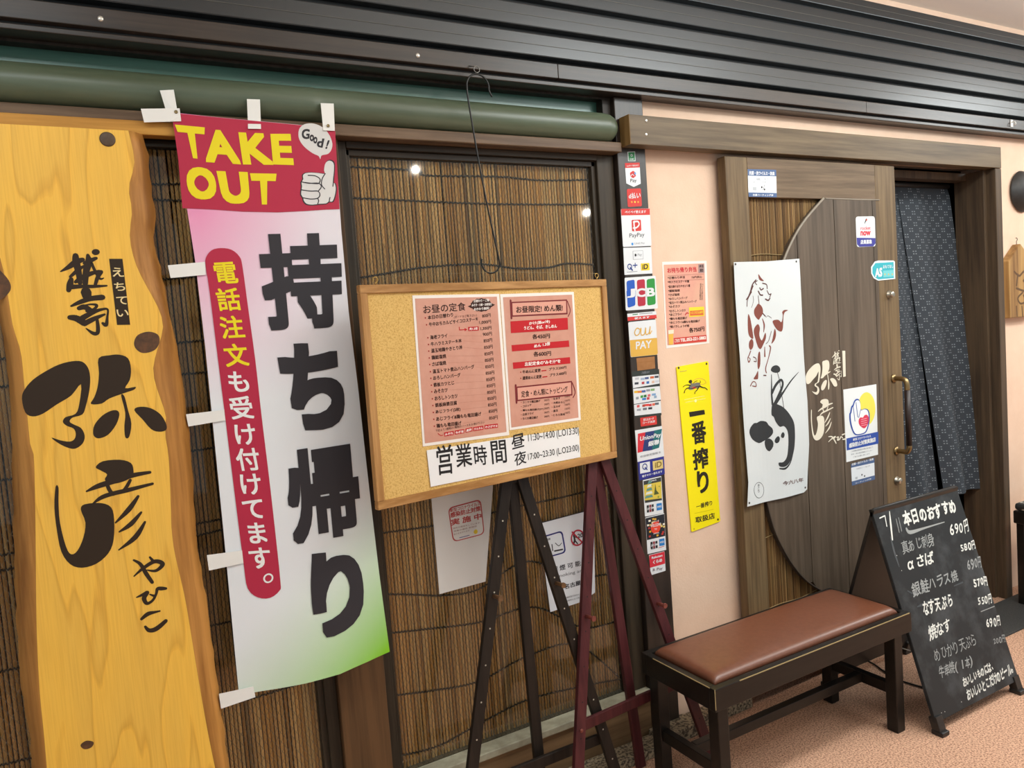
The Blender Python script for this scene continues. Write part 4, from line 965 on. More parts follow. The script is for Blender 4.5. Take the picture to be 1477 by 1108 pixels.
# ------------------------------------------------------------------ posters on the pink wall
WYP = .0199
A = K(950, 370, 7.9125)
s = flat(WYP, A); s.base([(38, 62), (545, 50), (578, 990), (85, 1050)], LAM, .0008)
TAKE = mat('pale_salmon_print', '#e0b094', .35, col2='#dc9a88', nscale=6, spec=.5)
s.poly([(55, 95), (520, 78), (545, 975), (98, 1015)], TAKE, 1)
s.txt('お持ち帰り弁当', (100, 190), (430, 175), (92, 130), ink('#c8333a'), 2, .03)
s.poly([(448, 90), (515, 86), (520, 185), (450, 190)], ink('#a58a86'), 2); s.txt('弁当', (460, 130), (505, 126), (460, 95), BRN, 3, .02); s.txt('始', (465, 178), (505, 175), (465, 138), BRN, 3, .02)
for t, x1, y in (('*日替わり弁当', 295, 262), ('*牛ハラミステーキ重', 345, 312), ('*温玉鶏そぼろやきとり重', 355, 362), ('*銀鮭塩焼', 238, 410), ('*さば塩焼', 235, 456), ('*おろしハンバーグ', 325, 500), ('*温玉トマト煮込みハンバーグ', 430, 545), ('*みそカツ', 240, 590), ('*おろしトンカツ', 305, 640), ('*あじフライ', 260, 682), ('*鶏もも竜田揚げ', 322, 728), ('*あじフライ&鶏もも竜田揚げ', 465, 772), ('*豚バラしょうが焼', 345, 818)):
    x0 = 100+(y-262)*.04; s.txt(t, (x0, y), (x1, y-.06*(x1-x0)), (x0, y-30), BRN, 2, .02)
s.txt('750円(税込)', (372, 258), (490, 250), (370, 225), BRN, 2, .01); s.stroke([(100, 222), (515, 200)], 2, DKR, 2, 0); s.stroke([(100, 282), (515, 262)], 2, DKR, 2, 0)
s.vtxt('おかずだけも出来ます', (478, 305), (470, 500), 22, BRN, 2, .01); s.vtxt('ライス大盛は百円', (500, 310), (490, 500), 18, BRN, 2, .0)
o_ = s.rrect((342, 582), (515, 572), (518, 680), (345, 692), .003); s.poly2(o_, ink('#f0d63a'), 2); s.poly([(352, 622), (505, 610), (507, 668), (354, 678)], ink('#d86a3c'), 3); s.txt('+ミニうどん200円', (360, 660), (500, 650), (360, 630), ink('#f0d63a'), 4, .02)
s.stroke([(300, 668), (318, 645), (335, 650)], 10, CRIM, 2); s.txt('各750円', (345, 872), (520, 852), (342, 815), BRN, 2, .03)
s.poly([(168, 932), (542, 895), (546, 968), (172, 1005)], ink('#cc4638'), 2); s.txt('TEL.052-221-5883', (245, 975), (535, 945), (243, 938), LWHT, 3, .03); s.txt('ご注文', (178, 982), (238, 975), (176, 945), LWHT, 3, .02)
s.poly([(105, 850), (165, 843), (160, 1005), (115, 1010)], ink('#e6b24a'), 3); s.poly([(103, 842), (168, 836), (167, 880), (108, 888)], ink('#e9dfc4'), 4)
s.done('takeaway_poster', None, None, 'small laminated pink lunch box price poster on the pink wall above the yellow sign', 'poster')

A = K(965, 515, 4.18)
YS_ = mat('yellow_enamel', '#f5e400', .35)
s = flat(WYP, A); s.base([(40, 60), (232, 25), (305, 990), (132, 1055)], YS_, .004, r=.006)
for x, y in ((53, 66), (221, 41), (290, 979)): s.disc((x, y), .0045, ink('#4a3c22'), 1, 12)
s.disc((146, 1036), .003, ink('#b8a400'), 1, 10)
BK = ink('#2a2418')
for ch, q in zip('一番搾り', [((115, 332), (208, 318), (212, 345), (120, 362)), ((124, 395), (215, 380), (222, 515), (138, 530)), ((132, 560), (228, 538), (235, 665), (145, 685)), ((158, 690), (230, 680), (238, 810), (172, 826))]):
    s.cell(ch, *q, BK, 1, .03 if ch != '一' else .0, em=False)
s.txt('一番搾り', (160, 918), (256, 892), (158, 888), BK, 1, .02); s.txt('取扱店', (155, 1002), (272, 972), (153, 965), BK, 1, .025); s.stroke([(150, 942), (262, 918)], 1.5, ink('#b8a400'), 1, 0)
s.stroke([(62, 88), (100, 82)], 5, ink('#c9bc4a'), 1, 0)
GB = ink('#77756a')
s.poly([(112, 188), (120, 172), (140, 162), (160, 154), (178, 156), (184, 172), (176, 186), (155, 190), (135, 197), (118, 198)], GB, 1, 3)
s.poly([(112, 150), (118, 140), (130, 138), (134, 150), (128, 160), (118, 158)], BK, 1, 2); s.poly([(126, 156), (138, 160), (140, 172), (126, 176)], GB, 2, 2)
s.poly([(132, 186), (146, 178), (158, 184), (148, 192)], ink('#c84a34'), 2, 2)
for p, w_ in (([(118, 186), (100, 190), (90, 202), (86, 216)], [6, 5, 4, 5]), ([(172, 182), (164, 198), (152, 210), (150, 220)], [7, 5, 4, 5]), ([(180, 176), (198, 184), (212, 186), (224, 196)], [7, 5, 4, 5]), ([(124, 172), (106, 168), (90, 172), (80, 180)], [5, 4, 3, 4]),
              ([(176, 158), (184, 152), (180, 142)], [4, 3, 2]), ([(140, 160), (152, 148), (166, 144)], [3, 3, 1.5]), ([(120, 190), (140, 188), (160, 178), (178, 176)], [2, 3, 3, 2])): s.stroke(p, w_, BK, 3)
s.stroke([(136, 148), (160, 132), (190, 130), (212, 142), (218, 158)], 2.5, GOLD, 1); s.stroke([(184, 166), (204, 164), (216, 156)], 2.5, GOLD, 1)
s.stroke([(88, 258), (210, 234)], 2, ink('#fbf6a0'), 1, 0); s.stroke([(94, 274), (214, 250)], 2, ink('#fbf6a0'), 1, 0); s.disc((155, 264), .006, ink('#fbf6a0'), 1, 10)
s.done('beer_sign', None, None, 'tall narrow yellow enamel sign with bold black characters on the pink wall', 'sign')

# ------------------------------------------------------------------ sliding door
DY = -.035
DOORW = wood('door_frame_wood', '#7a6548', '#5c4a34', 'z', .5); DOORX = wood('door_rail_wood', '#74604a', '#5a4936', 'x', .5)
PLK = wood('door_plank_wood', '#66584a', '#4d4237', 'z', .5, fine=.7)
dx0, dx1 = 2.105, 3.085
b = BM(); box(b, (dx0, DY, .03), (2.215, .005, 2.06), .003)
door = struct('door_1', b, DOORW)
b = BM(); box(b, (2.952, DY, .03), (dx1, .005, 2.06), .003); obj('door_stile', b, DOORW, door)
b = BM(); box(b, (2.215, DY, 1.915), (2.952, .005, 2.06), .002); obj('door_rail', b, DOORX, door)
b = BM(); box(b, (2.215, DY, .03), (2.952, .005, .26), .002); obj('door_rail', b, DOORX, door)
b = BM(); box(b, (2.215, -.004, .26), (2.952, .004, 1.915)); obj('door_backing', b, DARK, door)
b = reed_mesh(2.216, 2.66, .262, 1.914, -.012, .0062, ['#86683f', '#7a5c36', '#93744a', '#6f5230'], .12)
dr = obj('reed_inset', b, REED, door)
for z in (1.70, 1.15, .62, .34):
    b = BM(); pts = [(2.218+k*.02, -.0175, z+.004*math.sin(k*.5)+.012*k/20) for k in range(22)]; tube(b, pts, .0015, 5); obj('reed_cord', b, mat('straw_cord', '#9a8256', .8), dr)
# planks cut to a big arc, with a raised lip
arc = crom([W(x, y, DY) for x, y in [(1188, 286), (1163, 315), (1146, 341), (1131, 374), (1112, 430), (1100, 490), (1094, 550), (1094, 620), (1100, 690), (1113, 752), (1126, 785), (1145, 817), (1166, 840), (1192, 856)]], 4)
def arc_x(z):
    for a, c in zip(arc, arc[1:]):
        if a.z >= z >= c.z: return a.x+(c.x-a.x)*(a.z-z)/max(1e-9, a.z-c.z)
    return arc[0].x if z > arc[0].z else arc[-1].x
seams = [2.20, 2.462, 2.683, 2.925, 2.951]
for x0, x1 in zip(seams, seams[1:]):
    b = BM(); col = []; n = 60; y0 = DY-.002+random.uniform(-.0005, .0005)
    zt, zb = 1.914, .262
    # left boundary follows the arc where it crosses this plank
    left = []
    for k in range(n+1):
        z = zt+(zb-zt)*k/n; left.append((max(x0+.0018, arc_x(z)), z))
    left = [(x, z) for x, z in left if x < x1-.002]
    if len(left) < 3: continue
    for (xa, za), (xb, zb_) in zip(left, left[1:]):
        vs = [(xa, za), (x1-.0018, za), (x1-.0018, zb_), (xb, zb_)]
        f_ = [b.verts.new((x, y0, z)) for x, z in vs]; b.faces.new(f_)
        e1 = [b.verts.new((x, y, z)) for x, y, z in ((xa, y0, za), (xb, y0, zb_), (xb, -.005, zb_), (xa, -.005, za))]; b.faces.new(e1)
        e2 = [b.verts.new((x, y, z)) for x, y, z in ((x1-.0018, y0, za), (x1-.0018, -.005, za), (x1-.0018, -.005, zb_), (x1-.0018, y0, zb_))]; b.faces.new(e2)
    bmesh.ops.remove_doubles(b, verts=b.verts, dist=1e-6); bmesh.ops.recalc_face_normals(b, faces=b.faces)
    obj('door_plank', b, PLK, door)
b = BM(); tube(b, [(p.x-.003, DY-.002, p.z) for p in arc[:14]], .005, 6); o = obj('arc_lip', b, mat('grey_lip_wood', '#8b8172', .5), door)
b = BM(); tube(b, [(p.x-.002, DY-.001, p.z) for p in arc[14:]], .004, 6); o = obj('arc_lip', b, mat('dark_lip_wood', '#3c3229', .5), door)
b = BM(); tube(b, [W(1190, 286.5, DY-.001), W(1240, 288, DY-.001), W(1268, 288.5, DY-.001)], .003, 6); obj('plank_lip', b, mat('grey_lip_wood', '#8b8172', .5), door)
# painted lettering
CREAM = mat('cream_paint', '#ded7c4', .6)
D6 = K(1040, 460, 3.693)
def remap(src, dst, shear=(0, 0)):
    x0, y0, x1, y1 = src; X0, Y0, X1, Y1 = dst
    return lambda x, y: D6(X0+(x-x0)/(x1-x0)*(X1-X0)+shear[0]*((y-y0)/(y1-y0)), Y0+(y-y0)/(y1-y0)*(Y1-Y0)+shear[1]*((x-x0)/(x1-x0)))
s = flat(DY-.0035)
HKD = [([(572, 628), (590, 628), (603, 645), (612, 662)], [3, 6, 7, 6]), ([(572, 655), (590, 638), (608, 628), (598, 640)], [3, 6, 7, 4]), ([(615, 632), (625, 630), (620, 645), (632, 640), (638, 628), (648, 634)], [4, 6, 7, 6, 5, 4]), ([(645, 618), (660, 612)], [6, 5]), ([(648, 642), (664, 640)], [5, 7])]
ee = remap((60, 110, 590, 1040), (590, 170, 640, 325))
letters(s, CREAM, remap((100, 575, 760, 1004), (450, 232, 618, 410), (0, -18)), remap((186, 55, 521, 424), (478, 432, 596, 650), (0, -8)), D6, ee,
        [D6(645, 170), D6(661, 170), D6(664, 306), D6(650, 310)], (1/3.693*.5, 1/3.693, 1/3.693/9.5), hk_strokes=HKD)
lt = s.done('painted_lettering', door, label='cream painted brush lettering on the door planks')
# hardware
BRASS = mat('door_brass', '#97805a', .32, metal=.9); GRIP = mat('dark_grip', '#2a1c18', .45); STEEL = mat('satin_nickel', '#b9b3a4', .3, metal=.9)
b = BM(); a_ = W(1289, 546, DY); c_ = W(1294, 650, DY); gy = DY-.06
a1 = Vector((a_.x+.0, gy, a_.z-.02)); c1 = Vector((c_.x+.0, gy, c_.z+.006))
tube(b, crom([a_, Vector((a_.x, DY-.03, a_.z)), Vector((a_.x, DY-.05, a_.z-.004)), Vector((a_.x, gy, a_.z-.022)), Vector((a_.x, gy, a_.z-.05))], 4), .0105, 14)
tube(b, crom([Vector((a_.x, gy, c_.z+.03)), Vector((a_.x, gy, c_.z+.018)), Vector((a_.x, DY-.05, c_.z)), Vector((a_.x, DY-.03, c_.z)), Vector((a_.x, DY, c_.z))], 4), .0105, 14)
lathe(b, [(.019, 0), (.019, .004), (.012, .008), (.009, .009)], (a_.x, DY, a_.z), 'y', 20); lathe(b, [(.019, 0), (.019, .004), (.012, .008), (.009, .009)], (a_.x, DY, c_.z), 'y', 20)
hd = obj('door_handle', b, BRASS, door)
b = BM(); tube(b, [(a_.x, gy, a_.z-.048), (a_.x, gy, c_.z+.028)], .0115, 14); obj('handle_grip', b, GRIP, hd)
for px, py in ((1282, 425), (1293, 693)):
    p = W(px, py, DY); b = BM(); lathe(b, [(.017, 0), (.017, .003), (.013, .005), (.013, .018), (.011, .021), (.001, .021)], p, 'y', 20); obj('lock_cylinder', b, STEEL, door)

# ------------------------------------------------------------------ things on the door
D5 = K(1030, 210, 3.822)
def dsheet(conv, dy=.0027): return flat(DY-dy, conv)
BLUEG = ink('#4d648c')
s = flat(DY-.0001, D5); s.base([(184, 130), (341, 134), (345, 286), (190, 282)], mat('notice_white', '#dfe3e6', .5), .0004)
s.poly([(184, 130), (341, 134), (342, 170), (186, 166)], BLUEG, 1); s.poly([(189, 258), (344, 262), (345, 286), (190, 282)], BLUEG, 1)
s.txt('抗菌・抗ウイルス・防臭', (192, 162), (332, 166), (192, 140), VW, 2, .03); s.txt('光触媒コート施工済', (230, 192), (300, 193), (230, 178), GREY, 1, 0); s.txt('安心してご利用下さい', (215, 206), (315, 207), (215, 197), GREY, 1, 0)
s.poly([(212, 228), (232, 229), (233, 248), (213, 247)], ink('#b4b8bc'), 1); s.disc((262, 230), .004, VK, 1, 10); s.disc((277, 242), .004, VK, 1, 10); s.stroke([(268, 245), (278, 216)], 2, VK, 1, 0)
s.txt('抗菌コーティング済', (212, 278), (325, 280), (212, 266), VW, 2, .02)
s.done('coating_notice', None, None, 'small white and slate-blue notice at the top left of the wooden door', 'notice')
s = dsheet(D5); s.base([(780, 392), (885, 390), (890, 556), (786, 560)], VW, .0005, r=.014)
s.poly2([s.L(p) for p in [(785, 508), (888, 510), (889, 540), (876, 556), (800, 558), (787, 545)]], ink('#3a3a8c'), 1)
s.txt('rocket', (806, 466), (862, 464), (806, 446), ink('#cc5a62'), 1, .02); s.txt('now', (806, 498), (862, 496), (806, 472), ink('#cc3a48'), 1, .035); s.txt('店員募集', (806, 544), (868, 542), (806, 520), VW, 2, .03)
s.stroke([(828, 430), (838, 408)], [3, 9], VK, 1, 0); s.poly([(834, 412), (843, 402), (842, 416)], ink('#d05a40'), 2); s.done('door_sticker', None, None, 'white and violet rounded sticker with a tiny rocket on the door planks', 'sticker', 'stickers on the door')
s = dsheet(D5); s.base([(885, 640), (905, 634), (988, 634), (996, 640), (998, 735), (905, 745), (880, 732), (866, 705), (865, 670)], mat('teal_vinyl', '#e4eef0', .4), .0005)
s.poly([(888, 648), (988, 642), (991, 730), (905, 738), (885, 727), (872, 704), (872, 672)], ink('#38a8b4'), 1); s.txt('AS', (886, 728), (925, 722), (886, 678), VW, 2, .04); s.txt('おもてなし', (930, 678), (986, 674), (930, 660), VW, 2, .02); s.poly([(930, 690), (988, 686), (990, 722), (932, 727)], ink('#6ec0c4'), 2)
for x in (940, 960, 980): s.disc((x, 710), .004, ink('#d8b85a'), 3, 8)
s.done('door_sticker', None, None, 'teal half-round sticker on the right stile of the door above the lock', 'sticker', 'stickers on the door')
A = K(1205, 545, 6.7172)
s = dsheet(A); s.base([(75, 115), (395, 62), (412, 745), (106, 818)], mat('glossy_white_poster', '#e2e6e6', .4), .0006)
c = [s.L((300+85*math.cos(k*.2094), 300+160*math.sin(k*.2094))) for k in range(30)]; s.poly2(c, ink('#e6dc5a'), 1)
HB = ink('#2f4fa0')
hnd = [(190, 555), (155, 500), (135, 420), (132, 350), (140, 335), (150, 280), (165, 262), (178, 225), (198, 205), (225, 210), (240, 250), (245, 310), (280, 298), (315, 310), (330, 360), (325, 440), (300, 520), (260, 548)]
s.poly(hnd, HB, 2, 3); cx, cy = 235, 400
s.poly([(cx+(x-cx)*.87, cy+(y-cy)*.93) for x, y in hnd], ink('#eef0ee'), 3, 3)
s.stroke([(168, 280), (185, 420)], 7, HB, 4, 0); s.stroke([(195, 240), (212, 380)], 7, HB, 4, 0); s.stroke([(240, 310), (222, 385)], 6, HB, 4, 0)
s.poly([(272, 490), (230, 460), (220, 415), (235, 385), (262, 385), (275, 365), (300, 358), (318, 385), (315, 430), (298, 470)], ink('#d23a54'), 4, 3)
for k in range(4): s.stroke([(245, 405+20*k), (298, 392+20*k)], 4, ink('#e9b0b8'), 5, 0)
s.poly([(105, 588), (412, 522), (415, 638), (108, 704)], HB, 1); s.txt('新型コロナウイルス', (168, 612), (340, 575), (168, 588), VW, 2, .03); s.txt('感染防止対策実施店', (130, 682), (388, 618), (128, 636), VW, 2, .04)
s.txt('この店舗は感染防止対策に取り組んで', (150, 722), (360, 680), (150, 706), GREY, 1, .01); s.txt('安全・安心宣言施設ステッカー', (150, 750), (360, 708), (150, 736), GREY, 1, .01); s.txt('ご協力お願い致します', (170, 775), (330, 742), (170, 762), GREY, 1, .01)
s.done('hand_poster', None, None, 'white poster with a blue-outlined hand and red heart on the door', 'poster')
s = dsheet(A); s.base([(150, 838), (375, 775), (382, 985), (160, 1046)], BLUEG, .0005)
s.poly([(150, 872), (375, 822), (378, 945), (157, 1005)], mat('notice_white', '#dfe3e6', .5), 1); s.txt('抗菌・抗ウイルス・防臭', (156, 852), (366, 798), (156, 830), VW, 2, .03); s.txt('光触媒コート施工済', (200, 890), (330, 860), (200, 876), GREY, 2, 0)
s.disc((254, 940), .004, VK, 2, 10); s.disc((280, 952), .004, VK, 2, 10); s.poly([(190, 962), (212, 958), (212, 980), (190, 985)], ink('#b4b8bc'), 2); s.txt('コーティング済', (190, 1030), (345, 985), (190, 1016), VW, 1, .02)
s.done('coating_notice', None, None, 'small white and slate-blue notice directly under the hand poster', 'notice')

# tenugui hand towel with a horse
A = K(1050, 370, 5.277); A2 = K(1050, 540, 5.5385)
TY = DY-.0085
def twarp(a, c): return .004+.003*math.sin(a*30+1)*max(0, min(1, (1.6-c)*2))+.002*math.sin(c*11+a*9)
tow = empty('hand_towel', tuple(W(1112, 728, TY)), 'long white cotton hand towel with a brown horse and black brushwork, pinned to the door', 'towel')
s = flat(TY); s.base([A(38, 44), A(290, 38), A(535, 18), A(545, 250), A(560, 520), A(575, 760), A(600, 1108), A2(632, 330), A2(640, 560), A2(634, 760), A2(632, 918), A2(606, 945), A2(380, 1000), A2(140, 1055), A2(152, 860), A2(138, 650), A2(108, 300), A2(92, 80), A(80, 780), A(60, 450)], mat('white_cotton', '#cfd4d4', .8), .0006)
s.cut(.02); tw_ = s.done('cotton_cloth', tow, twarp)
s = flat(TY); s.th = .0006
HB_ = ink('#7d4338'); HD = ink('#5a3430'); SK = mat('towel_black', '#26292b', .7)
for p in ([(228, 360), (255, 385), (262, 430), (240, 470), (228, 482), (200, 450), (195, 410), (212, 378)], [(200, 540), (225, 515), (240, 545), (235, 600), (255, 640), (280, 580), (285, 620), (265, 670), (245, 705), (225, 690), (205, 630), (192, 575)],
          [(150, 440), (165, 470), (178, 540), (188, 620), (170, 622), (150, 590), (145, 520)], [(155, 650), (175, 628), (188, 650), (185, 690), (165, 712), (152, 690)],
          [(335, 490), (375, 482), (400, 500), (410, 450), (405, 425), (420, 408), (450, 410), (425, 425), (415, 460), (412, 540), (400, 572), (370, 560), (345, 525)],
          [(350, 550), (360, 590), (350, 635), (325, 665), (335, 620)], [(222, 870), (222, 925), (212, 935), (185, 932), (205, 900)], [(225, 740), (240, 730), (240, 820), (225, 860), (218, 820)],
          [(222, 135), (245, 165), (265, 188), (232, 180)]):
    s.poly([A(*q) for q in p], HB_, 1, 3)
for p, w_ in (([(258, 475), (272, 520), (268, 575)], [5, 12, 5]), ([(205, 180), (180, 215), (165, 270), (150, 310)], 9), ([(185, 225), (160, 290), (135, 330)], 8), ([(175, 270), (145, 330), (140, 380)], 6), ([(215, 185), (200, 200), (212, 215)], 6), ([(255, 205), (285, 215), (290, 245)], 7),
              ([(235, 240), (245, 255), (262, 245)], 8), ([(235, 285), (225, 265), (240, 292), (258, 295)], 9), ([(290, 260), (305, 290), (320, 285), (310, 310)], 6), ([(280, 325), (300, 335), (312, 318)], 9), ([(225, 300), (232, 360)], 5), ([(185, 300), (190, 340), (175, 390)], 3), ([(262, 435), (280, 455)], 8), ([(285, 465), (300, 452), (325, 470)], 3),
              ([(325, 570), (305, 640), (285, 665)], 4), ([(310, 680), (318, 700), (300, 780), (280, 850), (285, 885)], [9, 10, 6, 8, 8]), ([(275, 690), (275, 760)], [6, 12]), ([(265, 905), (282, 906)], 8), ([(165, 720), (150, 755), (140, 775), (148, 805), (160, 780), (145, 770)], [8, 8, 6, 9, 6, 5]), ([(185, 765), (205, 775), (208, 800), (190, 798)], 6), ([(160, 985), (178, 955), (200, 958), (205, 988), (175, 985)], [8, 7, 6, 8, 6])):
    ws = [v/5.277 for v in (w_ if isinstance(w_, list) else [w_]*len(p))]
    s.stroke([A(*q) for q in p], ws, HD if not isinstance(w_, list) else HB_, 1)
s.poly([A(*q) for q in [(318, 868), (330, 838), (360, 828), (382, 842), (388, 865), (375, 882), (345, 885)]], SK, 1, 3)
s.stroke([A(322, 900), A(322, 1000), A2(338, 160), A2(345, 240)], [1, 2, 2.6, 3], SK, 1); s.stroke([A(365, 880), A(385, 960), A2(400, 60), A2(430, 265)], .9, SK, 1)
s.stroke([A2(340, 150), A2(370, 85), A2(410, 45), A2(425, 80), A2(395, 160), A2(360, 240)], [3.5, 3.5, 3.2, 3.4, 4, 4.5], SK, 1); s.stroke([A(536, 880), A(470, 950), A2(440, 125), A2(370, 225)], [.6, 2, 2.4, 4.5], SK, 1)
s.poly([A2(*q) for q in [(345, 235), (395, 245), (435, 270), (480, 320), (515, 380), (525, 450), (525, 540), (515, 620), (490, 690), (450, 735), (405, 735), (397, 705), (430, 700), (458, 660), (468, 590), (468, 500), (458, 445), (430, 412), (400, 418), (370, 380), (355, 340), (338, 320)]], SK, 1, 3)
s.stroke([A2(512, 625), A2(490, 700), A2(450, 750), A2(405, 752)], [.5, 1.5, 2.5, 1.5], SK, 1)
s.poly([A2(*q) for q in [(162, 465), (170, 425), (200, 390), (225, 388), (255, 372), (300, 378), (318, 405), (345, 430), (352, 465), (335, 495), (312, 515), (280, 535), (245, 550), (200, 528), (178, 505)]], SK, 1, 2)
for p in ([(295, 525), (325, 512), (352, 535), (355, 575), (330, 615), (305, 598), (292, 560)], [(368, 515), (388, 492), (402, 510), (395, 540), (378, 550), (365, 538)], [(412, 475), (425, 460), (438, 480), (428, 508), (410, 498)]): s.poly([A2(*q) for q in p], SK, 1, 2)
for k in range(24):
    a, b_ = k*math.pi/12, (k+1)*math.pi/12; s.stroke([A2(242+43*math.cos(a), 925+62*math.sin(a)), A2(242+43*math.cos(b_), 925+62*math.sin(b_))], .55, SK, 1, 0)
s.vtxt('きこり', A2(240, 875), A2(240, 945), 4.2, SK, 1, .01); s.txt('今六八年', A2(430, 890), A2(602, 858), A2(428, 855), HD, 1, .02)
for q in (A(50, 60), A(510, 40), A2(156, 1025), A2(616, 905)): s.disc(q, .0042, ink('#3a3633'), 2, 10)
s.cut(.02); join(tw_, s.done('print', tow, twarp))

# ------------------------------------------------------------------ noren curtain in the doorway
NV1 = mat('indigo_cloth', '#2d333a', .85); NDOT = mat('pale_kasuri_print', '#757b80', .85)
nor = empty('noren_curtain', (3.45, .12, .55), 'dark indigo split curtain with pale dotted pattern hanging in the doorway', 'curtain')
b = BM(); tube(b, [(2.98, .165, 2.03), (3.798, .165, 2.03)], .012, 12); obj('rod', b, mat('dark_rod', '#2a241f', .5), nor)
def curtain(x0t, x1t, x0b, x1b, zb0, zb1, yb, ph, folds):
    zt = 2.018
    def S(u, v):
        zb = zb0+(zb1-zb0)*u
        x = (x0t+(x1t-x0t)*u)*(1-v)+(x0b+(x1b-x0b)*u)*v; z = zt+(zb-zt)*v
        y = .165*(1-v)+yb*v+(.006+.016*v)*math.sin(ph+u*folds)*(1 if v > 0 else 0)
        return Vector((x, y, z))
    b = BM(); nu, nv = 30, 40; g = [[b.verts.new(S(i/nu, j/nv)) for i in range(nu+1)] for j in range(nv+1)]
    for j in range(nv):
        for i in range(nu): f = b.faces.new([g[j][i], g[j+1][i], g[j+1][i+1], g[j][i+1]]); f.smooth = True
    W_, H_ = abs(x1b-x0b), 1.45; mu = int(W_/.026); mv = int(H_/.026)
    for j in range(mv):
        for i in range(mu):
            if (i+j) % 2: continue
            cu, cv = (i+.5)/mu, (j+.5)/mv
            for du in (-.22, .22):
                for dv in (-.22, .22):
                    e = .12
                    vs = [S(min(1, max(0, cu+(du+a)/mu)), min(1, max(0, cv+(dv+c)/mv))) for a, c in ((-e, -e*.8), (-e, e*.8), (e, e*.8), (e, -e*.8))]
                    f = b.faces.new([b.verts.new(p+Vector((0, -.0012, 0))) for p in vs]); f.material_index = 1
    obj('curtain_panel', b, [NV1, NDOT], nor)
curtain(2.99, 3.43, 3.02, 3.52, .58, .56, .085, .4, 15)
curtain(3.40, 3.795, 3.535, 3.86, .55, .535, .055, 2.2, 9)

# ------------------------------------------------------------------ bench
BW_ = mat('black_lacquer_wood', '#1f1a16', .35, col2='#15110e', scale=(3, 30, 30), nscale=1.2, spec=.3, bump=.05); WORN = mat('worn_bare_edge', '#a08d62', .6)
LEA = mat('brown_leather', '#744631', .36, col2='#6c3f2b', nscale=60, detail=4, bump=.08, spec=.55)
bx0, bx1, by0, by1, bz = 1.495, 2.415, -.485, -.152, .418
bench = empty('padded_bench', ((bx0+bx1)/2, (by0+by1)/2, 0), 'black wooden bench with brown leather padded seat in front of the sliding door', 'bench')
b = BM()
box(b, (bx0, by0, bz-.068), (bx1, by0+.024, bz), .002); box(b, (bx0, by1-.024, bz-.068), (bx1, by1, bz), .002)
box(b, (bx0, by0+.024, bz-.068), (bx0+.024, by1-.024, bz), .002); box(b, (bx1-.024, by0+.024, bz-.068), (bx1, by1-.024, bz), .002)
ap = obj('apron', b, BW_, bench)
for lo, hi in (((bx0+.1, by0-.0006, bz-.0022), (bx1-.01, by0+.0015, bz+.0006)), ((bx0+.0, by0-.0006, bz-.06), (bx0+.0022, by0+.0012, bz+.0004)), ((bx0-.0006, by0+.02, bz-.002), (bx0+.001, by1-.06, bz+.0006))):
    b = BM(); box(b, lo, hi); o = obj('worn_edge', b, WORN, ap)
b = BM(); box(b, (bx0+.02, by0+.02, bz-.03), (bx1-.02, by1-.02, bz-.006)); obj('seat_board', b, BW_, bench)
b = BM(); nx, ny = 40, 18; X0, X1, Y0, Y1 = bx0+.027, bx1-.027, by0+.027, by1-.027
def pad(u, v):
    a = min(u, 1-u)*(X1-X0); c = min(v, 1-v)*(Y1-Y0); e = .035
    f = (1-(1-min(1, a/e))**2.4)**.5*(1-(1-min(1, c/e))**2.4)**.5
    return bz-.006+.024*f+.008*math.sin(math.pi*u)**.5*math.sin(math.pi*v)**.5*f
ss = lambda t: t+.10*math.sin(2*math.pi*t)*-1
g = [[b.verts.new((X0+(X1-X0)*ss(i/nx), Y0+(Y1-Y0)*ss(j/ny), pad(ss(i/nx), ss(j/ny)))) for i in range(nx+1)] for j in range(ny+1)]
for j in range(ny):
    for i in range(nx): f = b.faces.new([g[j][i], g[j][i+1], g[j+1][i+1], g[j+1][i]]); f.smooth = True
edge = [g[0][i] for i in range(nx)]+[g[j][nx] for j in range(ny)]+[g[ny][i] for i in range(nx, 0, -1)]+[g[j][0] for j in range(ny, 0, -1)]
b.faces.new(edge[::-1]); obj('seat_cushion', b, LEA, bench)
lg = .042
for x in (bx0+.018, bx1-.018-lg-.02):
    for y in (by0+.012, by1-.012-lg):
        b = BM(); box(b, (x, y, 0), (x+lg, y+lg, bz-.05), .003); obj('leg', b, BW_, bench)
    b = BM(); box(b, (x+.008, by0+.012+lg-.004, .13), (x+lg-.008, by1-.012-lg+.004, .168), .002); obj('side_stretcher', b, BW_, bench)
ym = (by0+by1)/2
b = BM(); box(b, (bx0+.055, ym-.014, .132), (bx1-.07, ym+.014, .166), .002); obj('long_stretcher', b, BW_, bench)

# ------------------------------------------------------------------ A-frame chalkboard
CHB = mat('chalkboard_black', '#5a5d5f', .55, col2='#232526', nscale=6, detail=5, lo=.46, hi=.84, spec=.35)
CFR = mat('black_board_frame', '#1f1d1b', .4)
sx0, sx1 = 2.428, 2.948; ft = Vector((0, -.566, .0)); tp = Vector((0, -.337, .752)); bk = Vector((0, -.092, 0))
ab = empty('chalkboard_sign', ((sx0+sx1)/2, -.33, 0), 'black A-frame chalkboard with handwritten white menu, standing on the floor right of the bench', 'sign')
def panel(x0, x1, bot, top, z0, th, m, nm):
    d = (top-bot).normalized(); nn = Vector((0, -d.z, d.y)) if top.y > bot.y else Vector((0, d.z, -d.y))
    a = bot+d*z0; t = bmesh.new(); bmesh.ops.create_cube(t, size=1); L = (top-a).length
    for v in t.verts: v.co = Vector((x0+(v.co.x+.5)*(x1-x0), 0, 0))+a+d*((v.co.y+.5)*L)+nn*(-th*(.5-v.co.z))
    bmesh.ops.recalc_face_normals(t, faces=t.faces); bmesh.ops.bevel(t, geom=list(t.edges), offset=.0015, segments=2, affect='EDGES')
    r = BM(); merge(r, t); return obj(nm, r, m, ab)
